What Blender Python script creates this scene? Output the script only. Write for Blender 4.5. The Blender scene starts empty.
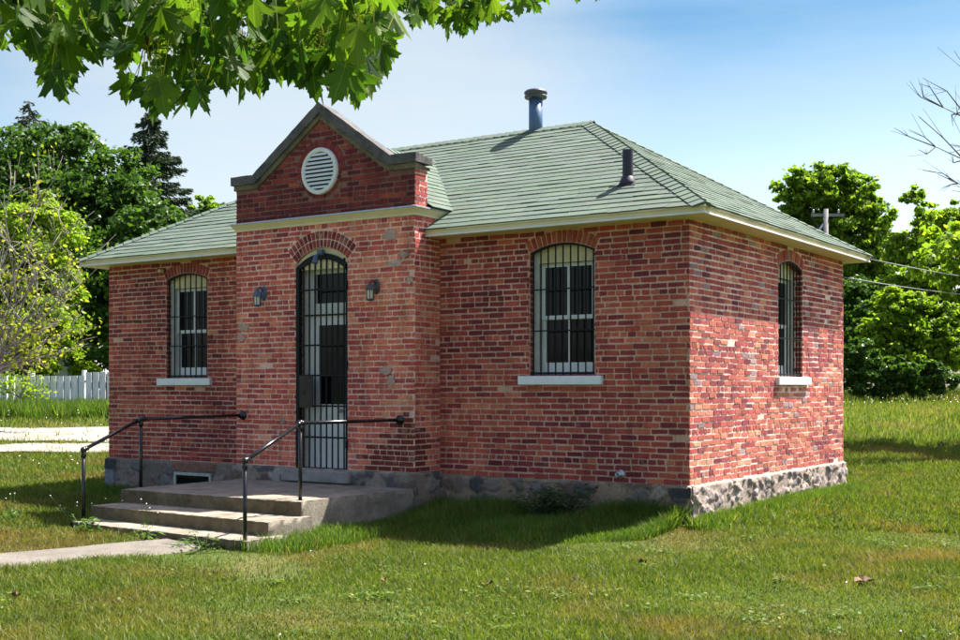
import bpy, math, random
import numpy as np
from mathutils import Vector, Matrix

# ------------------------------------------------------------------ camera, world, sun, exposure
S = bpy.context.scene
COL = S.collection
SUN = Vector((.296, .56, 1.0)).normalized()
SKY_STRENGTH = .078
SUN_STRENGTH = 5.0
EXPOSURE = 1.65
FPX, HORIZON, YAW = 1205., 388., math.radians(33.865)
CAM = Vector((5.407, -12.148, 1.41))
cd = bpy.data.cameras.new('camera'); cam = bpy.data.objects.new('camera', cd); COL.objects.link(cam)
cam.location = CAM; cam.rotation_euler = (math.radians(90), 0, YAW)
cd.sensor_width = 36; cd.lens = FPX / 960 * 36; cd.shift_y = (HORIZON - 320) / 960
cd.clip_start = .1; cd.clip_end = 3000
S.camera = cam
w = bpy.data.worlds.new('World'); S.world = w; w.use_nodes = True
nt = w.node_tree
sky = nt.nodes.new('ShaderNodeTexSky'); sky.sky_type = 'NISHITA'; sky.sun_disc = False
sky.sun_elevation = math.asin(SUN.z); sky.sun_rotation = math.atan2(SUN.x, SUN.y)
sky.air_density = 1.0; sky.dust_density = 2.5; sky.ozone_density = 1.0
def wn(t): return nt.nodes.new(t)
# thin high haze: the sky whitens towards the horizon and in a soft patch of cirrus to the left
tc = wn('ShaderNodeTexCoord'); sx = wn('ShaderNodeSeparateXYZ'); nt.links.new(tc.outputs['Generated'], sx.inputs[0])
gr = wn('ShaderNodeValToRGB'); el = gr.color_ramp.elements
while len(el) < 5: el.new(.5)
for i, (p_, c_) in enumerate(((.04, (1.08, 1.08, 1.02)), (.17, (.86, .93, .90)), (.295, (.25, .49, .61)), (.36, (.85, .90, .96)), (.65, (1.10, 1.0, 1.02)))): el[i].position = p_; el[i].color = (*c_, 1)  # upper stops, above the view, are an added tint warming the light in shade
nt.links.new(sx.outputs['Z'], gr.inputs[0])
ml = wn('ShaderNodeMix'); ml.data_type = 'RGBA'; ml.blend_type = 'MULTIPLY'; ml.inputs[0].default_value = 1; ml.clamp_result = False
nt.links.new(sky.outputs[0], ml.inputs[6]); nt.links.new(gr.outputs[0], ml.inputs[7])
dp = wn('ShaderNodeVectorMath'); dp.operation = 'DOT_PRODUCT'; dp.inputs[1].default_value = (-.645, .728, .232)
nt.links.new(tc.outputs['Generated'], dp.inputs[0])
pr_ = wn('ShaderNodeValToRGB'); pr_.color_ramp.interpolation = 'EASE'; e2 = pr_.color_ramp.elements; e2[0].position = .955; e2[0].color = (0, 0, 0, 1); e2[1].position = 1; e2[1].color = (.62, .62, .62, 1)
nt.links.new(dp.outputs['Value'], pr_.inputs[0])
mp_ = wn('ShaderNodeMapping'); mp_.inputs['Scale'].default_value = (1.2, 1.2, 7); nt.links.new(tc.outputs['Generated'], mp_.inputs[0])
cn_ = wn('ShaderNodeTexNoise'); cn_.inputs['Scale'].default_value = 1.6; cn_.inputs['Detail'].default_value = 6; cn_.inputs['Roughness'].default_value = .6; nt.links.new(mp_.outputs[0], cn_.inputs['Vector'])
cr_ = wn('ShaderNodeValToRGB'); e3 = cr_.color_ramp.elements; e3[0].position = .38; e3[0].color = (0, 0, 0, 1); e3[1].position = .75; e3[1].color = (.34, .34, .34, 1); nt.links.new(cn_.outputs[0], cr_.inputs[0])
ad_ = wn('ShaderNodeMath'); ad_.operation = 'ADD'; ad_.use_clamp = True; nt.links.new(pr_.outputs[0], ad_.inputs[0]); nt.links.new(cr_.outputs[0], ad_.inputs[1])
mh_ = wn('ShaderNodeMix'); mh_.data_type = 'RGBA'; nt.links.new(ad_.outputs[0], mh_.inputs[0]); nt.links.new(ml.outputs[2], mh_.inputs[6]); mh_.inputs[7].default_value = (3.5, 3.8, 3.95, 1)
nt.links.new(mh_.outputs[2], nt.nodes['Background'].inputs[0])
nt.nodes['Background'].inputs[1].default_value = SKY_STRENGTH
sd = bpy.data.lights.new('sun', 'SUN'); so = bpy.data.objects.new('sun', sd); COL.objects.link(so)
sd.energy = SUN_STRENGTH; sd.angle = math.radians(.5); sd.color = (1, .95, .86)
so.rotation_euler = SUN.to_track_quat('Z', 'Y').to_euler()
S.view_settings.view_transform = 'Standard'; S.view_settings.look = 'None'
S.view_settings.exposure = EXPOSURE; S.view_settings.gamma = 1; S.view_settings.use_curve_mapping = False

RG = random.Random(11)
NR = np.random.default_rng(5)
CY, SY = math.cos(YAW), math.sin(YAW)
def rd(r, d, z=0.0):                      # point from distance to the right of / in front of the viewpoint
    return Vector((CAM.x + r*CY - d*SY, CAM.y + r*SY + d*CY, z))
def at(px, py, d):
    return rd((px-480)/FPX*d, d, CAM.z + (HORIZON-py)/FPX*d)

# ------------------------------------------------------------------ terrain
_D = [0, 12, 18.5, 22, 25, 30, 35, 60, 120, 3000]
_Z = [-.2, -.2, -.17, 0., .2, .5, .75, 1.2, 1.35, 1.4]
def ground(X, Y):
    X = np.asarray(X, float); Y = np.asarray(Y, float)
    D = -(X-CAM.x)*SY + (Y-CAM.y)*CY
    z = np.interp(D, _D, _Z)
    dy = np.clip(Y, .3, 5.4) - Y
    z = z + .11*np.exp(-((X**2 + dy**2)/1.7**2)) + .018*np.sin(X*.9+1)*np.sin(Y*.8) + .01*np.sin(X*2.3)*np.cos(Y*1.9+.5)
    return z
def gz(x, y): return float(ground(x, y))

# ------------------------------------------------------------------ materials
def new_mat(name):
    m = bpy.data.materials.new(name); m.use_nodes = True
    return m, m.node_tree.nodes, m.node_tree.links, m.node_tree.nodes['Principled BSDF']
def noise(n, l, scale, detail=4, rough=.55, vec=None, coord='Object'):
    t = n.new('ShaderNodeTexNoise'); t.inputs['Scale'].default_value = scale
    t.inputs['Detail'].default_value = detail; t.inputs['Roughness'].default_value = rough
    if vec is None:
        tc = n.new('ShaderNodeTexCoord'); vec = tc.outputs[coord]
    l.new(vec, t.inputs['Vector']); return t
def ramp(n, l, src, stops):
    r = n.new('ShaderNodeValToRGB'); e = r.color_ramp.elements
    while len(e) < len(stops): e.new(.5)
    for i, (p, c) in enumerate(stops):
        e[i].position = p; e[i].color = (*c, 1) if len(c) == 3 else c
    l.new(src, r.inputs[0]); return r
def mix(n, l, fac, a, b, mode='MIX'):
    m = n.new('ShaderNodeMix'); m.data_type = 'RGBA'; m.blend_type = mode
    for sock, v in ((m.inputs[0], fac), (m.inputs[6], a), (m.inputs[7], b)):
        if hasattr(v, 'links'): l.new(v, sock)
        elif isinstance(v, tuple): sock.default_value = (*v, 1)
        else: sock.default_value = v
    return m.outputs[2]
def bump(n, l, h, strength, dist, bs):
    b = n.new('ShaderNodeBump'); b.inputs['Strength'].default_value = strength; b.inputs['Distance'].default_value = dist
    l.new(h, b.inputs['Height']); l.new(b.outputs[0], bs.inputs['Normal']); return b
def attr(n, name='col'):
    a = n.new('ShaderNodeAttribute'); a.attribute_name = name; return a.outputs['Color']

def simple(name, col, rough=.6, metal=0, var=.25, scale=12, bstr=.15, bdist=.003, spec=.4):
    m, n, l, b = new_mat(name)
    t = noise(n, l, scale, 5)
    r = ramp(n, l, t.outputs[0], [(.25, tuple(c*(1-var) for c in col)), (.75, tuple(min(1, c*(1+var)) for c in col))])
    l.new(r.outputs[0], b.inputs['Base Color']); b.inputs['Roughness'].default_value = rough
    b.inputs['Metallic'].default_value = metal; b.inputs['Specular IOR Level'].default_value = spec
    t2 = noise(n, l, scale*6, 4); bump(n, l, t2.outputs[0], bstr, bdist, b)
    return m

# brick faces and mortar share one wall material driven by each brick's own colour
def wall_mat(name, smear_lo, smear_hi, smear_col, stain=.35):
    m, n, l, b = new_mat(name)
    a = attr(n)
    f = noise(n, l, 45, 5, .65)
    c1 = mix(n, l, 1.0, a, ramp(n, l, f.outputs[0], [(.25, (.62, .58, .58)), (.7, (1.25, 1.2, 1.15))]).outputs[0], 'MULTIPLY')
    g = noise(n, l, 7.5, 8, .72)
    sm = ramp(n, l, g.outputs[0], [(smear_lo, (0, 0, 0)), (smear_hi, (.6, .6, .6))])
    c2 = mix(n, l, sm.outputs[0], c1, smear_col)
    tcs = n.new('ShaderNodeTexCoord'); mps = n.new('ShaderNodeMapping'); mps.inputs['Scale'].default_value = (5, 5, .7); l.new(tcs.outputs['Object'], mps.inputs[0])
    drip = noise(n, l, 1.3, 6, .65, vec=mps.outputs[0]); c2 = mix(n, l, 1.0, c2, ramp(n, l, drip.outputs[0], [(.3, (.74, .70, .69)), (.55, (1.06, 1.05, 1.04))]).outputs[0], 'MULTIPLY')
    big = noise(n, l, .9, 4, .6)
    c3 = mix(n, l, 1.0, c2, ramp(n, l, big.outputs[0], [(.3, (1-stain, 1-stain*1.05, 1-stain*1.05)), (.65, (1.1, 1.08, 1.05))]).outputs[0], 'MULTIPLY')
    l.new(c3, b.inputs['Base Color']); b.inputs['Roughness'].default_value = .88
    b.inputs['Specular IOR Level'].default_value = .25
    h = noise(n, l, 70, 6, .7); bump(n, l, h.outputs[0], .7, .006, b)
    return m
M = {}
M['brick'] = wall_mat('weathered_brick', .58, .78, (.58, .41, .34), .22)
M['brick_bay'] = wall_mat('entrance_brick', .53, .70, (.62, .42, .35), .15)
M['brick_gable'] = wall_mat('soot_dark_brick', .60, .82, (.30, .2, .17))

m, n, l, b = new_mat('rubble_stone'); M['stone'] = m
f = noise(n, l, 28, 6, .7)
c = mix(n, l, 1.0, attr(n), ramp(n, l, f.outputs[0], [(.25, (.55, .53, .52)), (.72, (1.25, 1.22, 1.2))]).outputs[0], 'MULTIPLY')
l.new(c, b.inputs['Base Color']); b.inputs['Roughness'].default_value = .92; b.inputs['Specular IOR Level'].default_value = .25
h = noise(n, l, 40, 7, .7); bump(n, l, h.outputs[0], .8, .015, b)

m, n, l, b = new_mat('green_shingle'); M['shingle'] = m
f = noise(n, l, 260, 3, .6)
c = mix(n, l, 1.0, attr(n), ramp(n, l, f.outputs[0], [(.3, (.72, .72, .72)), (.7, (1.22, 1.22, 1.22))]).outputs[0], 'MULTIPLY')
f2 = noise(n, l, 1.6, 5, .6)
c = mix(n, l, 1.0, c, ramp(n, l, f2.outputs[0], [(.3, (.86, .9, .86)), (.7, (1.1, 1.06, 1.08))]).outputs[0], 'MULTIPLY')
l.new(c, b.inputs['Base Color']); b.inputs['Roughness'].default_value = .9; b.inputs['Specular IOR Level'].default_value = .3
bump(n, l, f.outputs[0], .5, .002, b)

def concrete(name, col, dark):
    m, n, l, b = new_mat(name)
    g = noise(n, l, 3.5, 7, .7); f = noise(n, l, 60, 5, .7)
    r = ramp(n, l, g.outputs[0], [(.3, dark), (.6, col)])
    c = mix(n, l, 1.0, r.outputs[0], ramp(n, l, f.outputs[0], [(.3, (.65, .64, .62)), (.7, (1.25, 1.25, 1.25))]).outputs[0], 'MULTIPLY')
    l.new(c, b.inputs['Base Color']); b.inputs['Roughness'].default_value = .9; b.inputs['Specular IOR Level'].default_value = .25
    bump(n, l, f.outputs[0], .8, .012, b); return m
M['concrete'] = concrete('worn_concrete', (.31, .275, .225), (.15, .13, .10))
M['riser'] = concrete('mossy_stained_shaded_riser', (.20, .155, .09), (.085, .065, .035))  # brown stain, with part of the risers' shade put into the dark colour
M['coping'] = concrete('coping_stone', (.15, .14, .14), (.045, .043, .048))
M['coping_low'] = concrete('coping_moulding', (.20, .165, .11), (.08, .065, .045))
M['threshold'] = concrete('threshold_stone', (.33, .31, .3), (.2, .18, .17))
M['cream'] = simple('cream_paint', (.64, .54, .33), .55, var=.12, scale=5)
M['white'] = simple('white_paint', (.66, .68, .68), .5, var=.1, scale=7)
M['sill'] = simple('sill_paint', (.72, .74, .76), .6, var=.1, scale=9)
M['winframe'] = simple('old_window_paint', (.55, .57, .53), .55, var=.15, scale=9)
M['cream_head'] = simple('cream_head_board', (.64, .54, .32), .6, var=.18, scale=9)
M['iron'] = simple('black_iron', (.007, .008, .011), .55, metal=0, var=.3, scale=30, spec=.18)
M['rail'] = simple('black_pipe_paint', (.009, .009, .012), .26, metal=0, var=.3, scale=30, bstr=.05, spec=.5)
M['lamp'] = simple('blue_grey_lamp_paint', (.06, .10, .17), .45, var=.3, scale=40)
M['lamp_brown'] = simple('bronze_lamp_paint', (.08, .06, .06), .45, var=.3, scale=40)
M['flue'] = simple('blue_painted_flue', (.055, .115, .22), .4, var=.2, scale=20, spec=.6)
M['flue_cap'] = simple('dark_flue_cap', (.1, .1, .11), .4, metal=.6, var=.2, scale=20)
M['ventpipe'] = simple('black_vent_pipe', (.025, .02, .035), .5, var=.2, scale=20)
M['galv'] = simple('galvanised', (.45, .46, .48), .4, metal=.7, var=.2, scale=20)
M['dark'] = simple('dark_interior', (.02, .02, .02), .9)
M['greenframe'] = simple('pale_green_paint', (.36, .42, .38), .6)
M['wood_grey'] = simple('grey_pole_wood', (.2, .195, .2), .8, var=.3, scale=6)
M['roof_brown'] = simple('brown_roof', (.07, .055, .05), .9)
M['roof_red'] = simple('red_roof', (.45, .22, .16), .8)
M['roof_grey'] = simple('grey_roof', (.35, .34, .36), .8)
M['bluewall'] = simple('pale_blue_siding', (.32, .42, .50), .7)
M['wire'] = simple('pale_cable', (.25, .26, .28), .5)
m, n, l, b = new_mat('dark_glass'); M['glass'] = m
g = noise(n, l, 3, 4); r = ramp(n, l, g.outputs[0], [(.35, (.003, .0035, .005)), (.7, (.010, .011, .012))])
l.new(r.outputs[0], b.inputs['Base Color']); b.inputs['Roughness'].default_value = .05; b.inputs['Specular IOR Level'].default_value = .16
bump(n, l, noise(n, l, 2.5, 2).outputs[0], .12, .02, b)
m, n, l, b = new_mat('seeded_lamp_glass'); M['lampglass'] = m
b.inputs['Base Color'].default_value = (.62, .60, .50, 1); b.inputs['Roughness'].default_value = .15

def fence_mat():
    m, n, l, b = new_mat('whitewashed_board')
    tc = n.new('ShaderNodeTexCoord'); mp = n.new('ShaderNodeMapping'); mp.inputs['Scale'].default_value = (14, 14, 2)
    l.new(tc.outputs['Object'], mp.inputs[0])
    t = noise(n, l, 1.5, 6, .7, vec=mp.outputs[0])
    r = ramp(n, l, t.outputs[0], [(.3, (.42, .42, .42)), (.5, (.74, .75, .77)), (1, (.8, .8, .8))])
    l.new(r.outputs[0], b.inputs['Base Color']); b.inputs['Roughness'].default_value = .8; return m
M['fence'] = fence_mat()
M['lock'] = simple('rusty_steel_plate', (.035, .026, .02), .7, var=.5, scale=14, bstr=.4)

def leaf_mat(name, cols, trans=.45, rough=.5, veins=False, vary_scale=.35, spec=.2):
    """cols: dark, mid, light leaf colour; every leaf takes its own"""
    m, n, l, b = new_mat(name)
    geo = n.new('ShaderNodeNewGeometry')
    r = ramp(n, l, geo.outputs['Random Per Island'], [(0, cols[0]), (.5, cols[1]), (1, cols[2])])
    t = noise(n, l, vary_scale, 3)
    c = mix(n, l, 1.0, r.outputs[0], ramp(n, l, t.outputs[0], [(.3, (.7, .75, .7)), (.7, (1.25, 1.15, 1.1))]).outputs[0], 'MULTIPLY')
    if veins:
        a = n.new('ShaderNodeAttribute'); a.attribute_name = 'vein'
        v = ramp(n, l, a.outputs['Fac'], [(.90, (0, 0, 0)), (.97, (.6, .6, .6))])
        c = mix(n, l, v.outputs[0], c, (.30, .36, .10))
    l.new(c, b.inputs['Base Color']); b.inputs['Roughness'].default_value = rough; b.inputs['Specular IOR Level'].default_value = spec
    tr = n.new('ShaderNodeBsdfTranslucent')
    c2 = mix(n, l, 1.0, c, (1.6, 1.7, .55), 'MULTIPLY'); l.new(c2, tr.inputs[0])
    ms = n.new('ShaderNodeMixShader'); ms.inputs[0].default_value = trans
    l.new(b.outputs[0], ms.inputs[1]); l.new(tr.outputs[0], ms.inputs[2])
    l.new(ms.outputs[0], n['Material Output'].inputs['Surface']); return m
M['leaf_maple_near'] = leaf_mat('near_maple_leaf', [(.020, .058, .011), (.048, .112, .015), (.115, .195, .023)], .56, .5, True, 1.5, spec=.2)
M['leaf_dark'] = leaf_mat('dark_tree_leaf', [(.03, .075, .018), (.055, .12, .024), (.095, .18, .035)], .36, .42, vary_scale=.3)
M['leaf_mid'] = leaf_mat('mid_tree_leaf', [(.08, .15, .02), (.15, .25, .03), (.24, .34, .045)], .52, .5, vary_scale=.3)
M['leaf_lime'] = leaf_mat('lime_leaf', [(.11, .20, .022), (.20, .31, .03), (.30, .39, .045)], .5, .5, vary_scale=.4)
M['leaf_yellow'] = leaf_mat('yellow_green_leaf', [(.12, .19, .02), (.26, .31, .03), (.42, .40, .05)], .4, .5, vary_scale=.8)
M['needle'] = leaf_mat('spruce_needle', [(.02, .045, .035), (.04, .075, .055), (.09, .11, .07)], .12, .6, vary_scale=.5)
M['weed'] = leaf_mat('weed_leaf', [(.05, .10, .03), (.08, .15, .04), (.12, .2, .06)], .35, .5, vary_scale=3)
M['weed_blue'] = leaf_mat('dusky_weed_leaf', [(.035, .07, .035), (.06, .10, .05), (.10, .13, .07)], .3, .5, vary_scale=3)
M['bark'] = simple('bark', (.10, .08, .065), .95, var=.4, scale=8, bstr=.8, bdist=.02)
M['bark_grey'] = simple('grey_twig', (.22, .19, .19), .9, var=.3, scale=8)
M['petal'] = simple('white_petal', (.8, .8, .76), .6)
M['deadleaf'] = simple('dead_leaf', (.13, .075, .04), .8, var=.4)

def grass_mat(name, dark, mid, light, brown, trans=.4, brown_lo=.5):
    m, n, l, b = new_mat(name)
    geo = n.new('ShaderNodeNewGeometry')
    r = ramp(n, l, geo.outputs['Random Per Island'], [(0, dark), (.5, mid), (.93, light), (1, (.30, .25, .12))])
    t = noise(n, l, .55, 6, .62)
    dry = ramp(n, l, t.outputs[0], [(brown_lo, (0, 0, 0)), (brown_lo+.16, (.85, .85, .85))])
    c = mix(n, l, dry.outputs[0], r.outputs[0], brown)
    t2 = noise(n, l, 2.2, 5, .6)
    c = mix(n, l, 1.0, c, ramp(n, l, t2.outputs[0], [(.3, (.7, .74, .7)), (.7, (1.25, 1.2, 1.1))]).outputs[0], 'MULTIPLY')
    l.new(c, b.inputs['Base Color']); b.inputs['Roughness'].default_value = .55; b.inputs['Specular IOR Level'].default_value = .3
    tr = n.new('ShaderNodeBsdfTranslucent')
    l.new(mix(n, l, 1.0, c, (1.5, 1.6, .6), 'MULTIPLY'), tr.inputs[0])
    ms = n.new('ShaderNodeMixShader'); ms.inputs[0].default_value = trans
    l.new(b.outputs[0], ms.inputs[1]); l.new(tr.outputs[0], ms.inputs[2])
    l.new(ms.outputs[0], n['Material Output'].inputs['Surface']); return m
M['grass'] = grass_mat('mown_grass', (.05, .092, .011), (.092, .135, .016), (.15, .178, .028), (.17, .125, .048), brown_lo=.49)
M['tallgrass'] = grass_mat('tall_grass', (.05, .11, .014), (.085, .155, .02), (.14, .20, .03), (.15, .17, .05), brown_lo=.62)
M['fieldgrass'] = grass_mat('field_grass', (.07, .12, .018), (.12, .17, .026), (.2, .23, .06), (.23, .2, .09))
m, n, l, b = new_mat('soil_and_thatch'); M['soil'] = m
t = noise(n, l, .5, 8, .65); r = ramp(n, l, t.outputs[0], [(.35, (.05, .085, .018)), (.52, (.075, .10, .025)), (.68, (.15, .13, .055))])
t2 = noise(n, l, 35, 5, .7)
c = mix(n, l, 1.0, r.outputs[0], ramp(n, l, t2.outputs[0], [(.3, (.5, .5, .5)), (.7, (1.3, 1.3, 1.3))]).outputs[0], 'MULTIPLY')
l.new(c, b.inputs['Base Color']); b.inputs['Roughness'].default_value = 1; b.inputs['Specular IOR Level'].default_value = .1
bump(n, l, t2.outputs[0], .8, .02, b)
m, n, l, b = new_mat('pale_gravel'); M['gravel'] = m
t = noise(n, l, 1.2, 8, .7); r = ramp(n, l, t.outputs[0], [(.35, (.20, .175, .13)), (.6, (.34, .32, .28))])
t2 = noise(n, l, 50, 4, .7)
c = mix(n, l, 1.0, r.outputs[0], ramp(n, l, t2.outputs[0], [(.3, (.65, .65, .65)), (.7, (1.2, 1.2, 1.2))]).outputs[0], 'MULTIPLY')
l.new(c, b.inputs['Base Color']); b.inputs['Roughness'].default_value = .95; bump(n, l, t2.outputs[0], .7, .02, b)
M['path'] = concrete('path_concrete', (.19, .172, .15), (.125, .11, .09))

# ------------------------------------------------------------------ helpers
def tag(o, label=None, cat=None, group=None, kind=None):
    if label: o['label'] = label
    if cat: o['category'] = cat
    if group: o['group'] = group
    if kind: o['kind'] = kind
    return o
def empty(name, loc, label, cat, group=None):
    o = bpy.data.objects.new(name, None); COL.objects.link(o); o.location = loc; o.empty_display_size = .2
    return tag(o, label, cat, group)
def link(name, me, mats, parent):
    o = bpy.data.objects.new(name, me); COL.objects.link(o)
    for k in (mats if isinstance(mats, (list, tuple)) else [mats]): me.materials.append(M[k])
    if parent is not None:
        o.parent = parent
        if parent.type == 'EMPTY': o.matrix_parent_inverse = Matrix.Translation(parent.location).inverted()
    return o
class MB:
    def __init__(s): s.v, s.f, s.m, s.c = [], [], [], []
    def add(s, vs, fs, col=(.5, .5, .5), mi=0):
        k = len(s.v); s.v += [tuple(p) for p in vs]; s.c += [col]*len(vs)
        for f in fs: s.f.append(tuple(i+k for i in f)); s.m.append(mi)
    def box(s, a, b, col=(.5, .5, .5), mi=0):
        x0, y0, z0 = a; x1, y1, z1 = b
        s.add([(x0,y0,z0),(x1,y0,z0),(x1,y1,z0),(x0,y1,z0),(x0,y0,z1),(x1,y0,z1),(x1,y1,z1),(x0,y1,z1)],
              [(0,3,2,1),(4,5,6,7),(0,1,5,4),(1,2,6,5),(2,3,7,6),(3,0,4,7)], col, mi)
    def fbox(s, fr, u0, u1, z0, z1, n0, n1, col=(.5, .5, .5), mi=0):      # box in a wall frame
        P = [fr(u, z, q) for q in (n0, n1) for (u, z) in ((u0, z0), (u1, z0), (u1, z1), (u0, z1))]
        s.add(P, [(0,1,2,3),(7,6,5,4),(0,4,5,1),(1,5,6,2),(2,6,7,3),(3,7,4,0)], col, mi)
    def prism(s, pa, pb, col=(.5, .5, .5), mi=0, caps=True):              # two matching rings
        k = len(pa); s.add(list(pa)+list(pb), [(i, (i+1) % k, k+(i+1) % k, k+i) for i in range(k)] +
              ([tuple(range(k))[::-1], tuple(range(k, 2*k))] if caps else []), col, mi)
    def tube(s, pts, r, seg=8, col=(.5, .5, .5), mi=0):
        pts = [Vector(p) for p in pts]; rs = r if isinstance(r, (list, tuple)) else [r]*len(pts)
        rings = []
        for i, p in enumerate(pts):
            t = (pts[min(i+1, len(pts)-1)] - pts[max(i-1, 0)]).normalized()
            a = t.orthogonal().normalized() if i == 0 else (rings[-1][1] - t*rings[-1][1].dot(t)).normalized()
            rings.append((p, a, t.cross(a), rs[i]))
        vs = [p + (a*math.cos(2*math.pi*k/seg) + b_*math.sin(2*math.pi*k/seg))*q for (p, a, b_, q) in rings for k in range(seg)]
        fs = [(i*seg+k, i*seg+(k+1) % seg, (i+1)*seg+(k+1) % seg, (i+1)*seg+k) for i in range(len(pts)-1) for k in range(seg)]
        fs += [tuple(range(seg))[::-1], tuple(range((len(pts)-1)*seg, len(pts)*seg))]
        s.add(vs, fs, col, mi)
    def lathe(s, c, prof, seg=16, axis='Z', col=(.5, .5, .5), mi=0):      # prof: (radius, height)
        c = Vector(c); vs = []
        for (r, h) in prof:
            for k in range(seg):
                a = 2*math.pi*k/seg
                if axis == 'Z': vs.append(c + Vector((r*math.cos(a), r*math.sin(a), h)))
                else: vs.append(c + Vector((r*math.cos(a), -h, r*math.sin(a))))
        fs = [(i*seg+k, i*seg+(k+1) % seg, (i+1)*seg+(k+1) % seg, (i+1)*seg+k) for i in range(len(prof)-1) for k in range(seg)]
        fs += [tuple(range(seg))[::-1], tuple(range((len(prof)-1)*seg, len(prof)*seg))]
        s.add(vs, fs, col, mi)
    def ball(s, c, r, seg=10, mi=0):
        s.lathe(c, [(max(1e-4, r*math.sin(math.pi*i/8)), -r*math.cos(math.pi*i/8)) for i in range(9)], seg, mi=mi)
    def build(s, name, mats, parent=None, smooth=False):
        me = bpy.data.meshes.new(name); me.from_pydata(s.v, [], s.f)
        ca = me.color_attributes.new('col', 'FLOAT_COLOR', 'POINT')
        a = np.ones((len(s.v), 4), np.float32); a[:, :3] = np.array(s.c, np.float32); ca.data.foreach_set('color', a.ravel())
        me.polygons.foreach_set('material_index', s.m)
        if smooth: me.polygons.foreach_set('use_smooth', [True]*len(s.f))
        me.update(); return link(name, me, mats, parent)
def fast(name, V, F, mats, parent=None, vein=None, smooth=False, col=None):
    V = np.ascontiguousarray(V, np.float32); F = np.ascontiguousarray(F, np.int32); k = F.shape[1]
    me = bpy.data.meshes.new(name); me.vertices.add(len(V)); me.vertices.foreach_set('co', V.ravel())
    me.loops.add(F.size); me.loops.foreach_set('vertex_index', F.ravel())
    me.polygons.add(len(F)); me.polygons.foreach_set('loop_start', np.arange(0, F.size, k, dtype=np.int32))
    me.polygons.foreach_set('loop_total', np.full(len(F), k, np.int32))
    if smooth: me.polygons.foreach_set('use_smooth', np.ones(len(F), bool))
    if vein is not None:
        at_ = me.attributes.new('vein', 'FLOAT', 'POINT'); at_.data.foreach_set('value', np.asarray(vein, np.float32))
    if col is not None:
        ca = me.color_attributes.new('col', 'FLOAT_COLOR', 'POINT')
        a = np.ones((len(V), 4), np.float32); a[:, :3] = col; ca.data.foreach_set('color', a.ravel())
    me.update(calc_edges=True); return link(name, me, mats, parent)
def frame(O, U, N):
    O, U, N = Vector(O), Vector(U), Vector(N)
    return lambda u, z, q=0.0: Vector((O.x+U.x*u+N.x*q, O.y+U.y*u+N.y*q, O.z+z))

# ------------------------------------------------------------------ brickwork
H = .0678
MAROON, RED, RUST, ORANGE, TAN, PURPLE = (.17, .028, .034), (.30, .052, .048), (.36, .095, .06), (.50, .19, .10), (.48, .28, .17), (.26, .17, .21)
def vary(c, s=.18):
    k = 1 + RG.uniform(-s, s); return tuple(max(.005, x*k*(1+RG.uniform(-.05, .05))) for x in c)
def pick(ws):
    t = RG.random()*sum(w_ for _, w_ in ws)
    for c_, w_ in ws:
        t -= w_
        if t <= 0: return vary(c_)
    return vary(ws[-1][0])
def blot(u, z): return math.sin(u*2.1+z*1.3)+math.sin(u*.9-z*2.7+1)+.6*math.sin(u*4.7+z*5.1)
SCALE = [(.12, .022, .030), (.19, .034, .036), (.29, .052, .042), (.37, .085, .052), (.44, .14, .075), (.50, .21, .11)]
def along(t, gain=1.0, pink=0.0):
    t = max(0, min(4.99, t)); i = int(t); f = t-i; c_ = [a+(b_-a)*f for a, b_ in zip(SCALE[i], SCALE[i+1])]
    return vary((c_[0]*gain, c_[1]*gain*(1+pink*.35), c_[2]*gain*(1+pink)), .08)
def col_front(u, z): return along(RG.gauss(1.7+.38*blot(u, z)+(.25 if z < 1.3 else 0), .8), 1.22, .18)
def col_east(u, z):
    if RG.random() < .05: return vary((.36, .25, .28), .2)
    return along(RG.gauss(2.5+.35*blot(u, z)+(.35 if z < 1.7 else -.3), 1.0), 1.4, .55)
def col_bay(u, z): return along(RG.gauss(2.55+.35*blot(u, z)+(.35 if z < 2.7 and u > -5 else 0), .7), 1.5, .22)
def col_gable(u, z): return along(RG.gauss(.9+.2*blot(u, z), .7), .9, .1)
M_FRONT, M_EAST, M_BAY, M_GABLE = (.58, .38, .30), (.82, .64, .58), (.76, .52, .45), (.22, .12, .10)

def block(mb, fr, pts, proud, col, cham=.009, bev=.0025):
    k = len(pts); o = []
    for i in range(k):
        p, a, b_ = pts[i], pts[i-1], pts[(i+1) % k]
        for q in (a, b_):
            d = math.hypot(q[0]-p[0], q[1]-p[1]) or 1e-6; t = min(.35, RG.uniform(.3, 1.3)*cham/d)
            o.append((p[0]+(q[0]-p[0])*t, p[1]+(q[1]-p[1])*t))
    cx = sum(p[0] for p in o)/len(o); cz = sum(p[1] for p in o)/len(o)
    inn = []
    for (x, z) in o:
        dx, dz = x-cx, z-cz
        inn.append((x-math.copysign(min(abs(dx)*.4, bev), dx), z-math.copysign(min(abs(dz)*.4, bev), dz)))
    tx, tz = RG.uniform(-.012, .012), RG.uniform(-.03, .03)
    A = [fr(x, z, -.012) for x, z in o]; B = [fr(x, z, proud+(x-cx)*tx+(z-cz)*tz) for x, z in inn]; kk = len(o)
    mb.add(A+B, [(i, (i+1) % kk, kk+(i+1) % kk, kk+i) for i in range(kk)]+[tuple(range(kk, 2*kk))], col)

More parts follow.
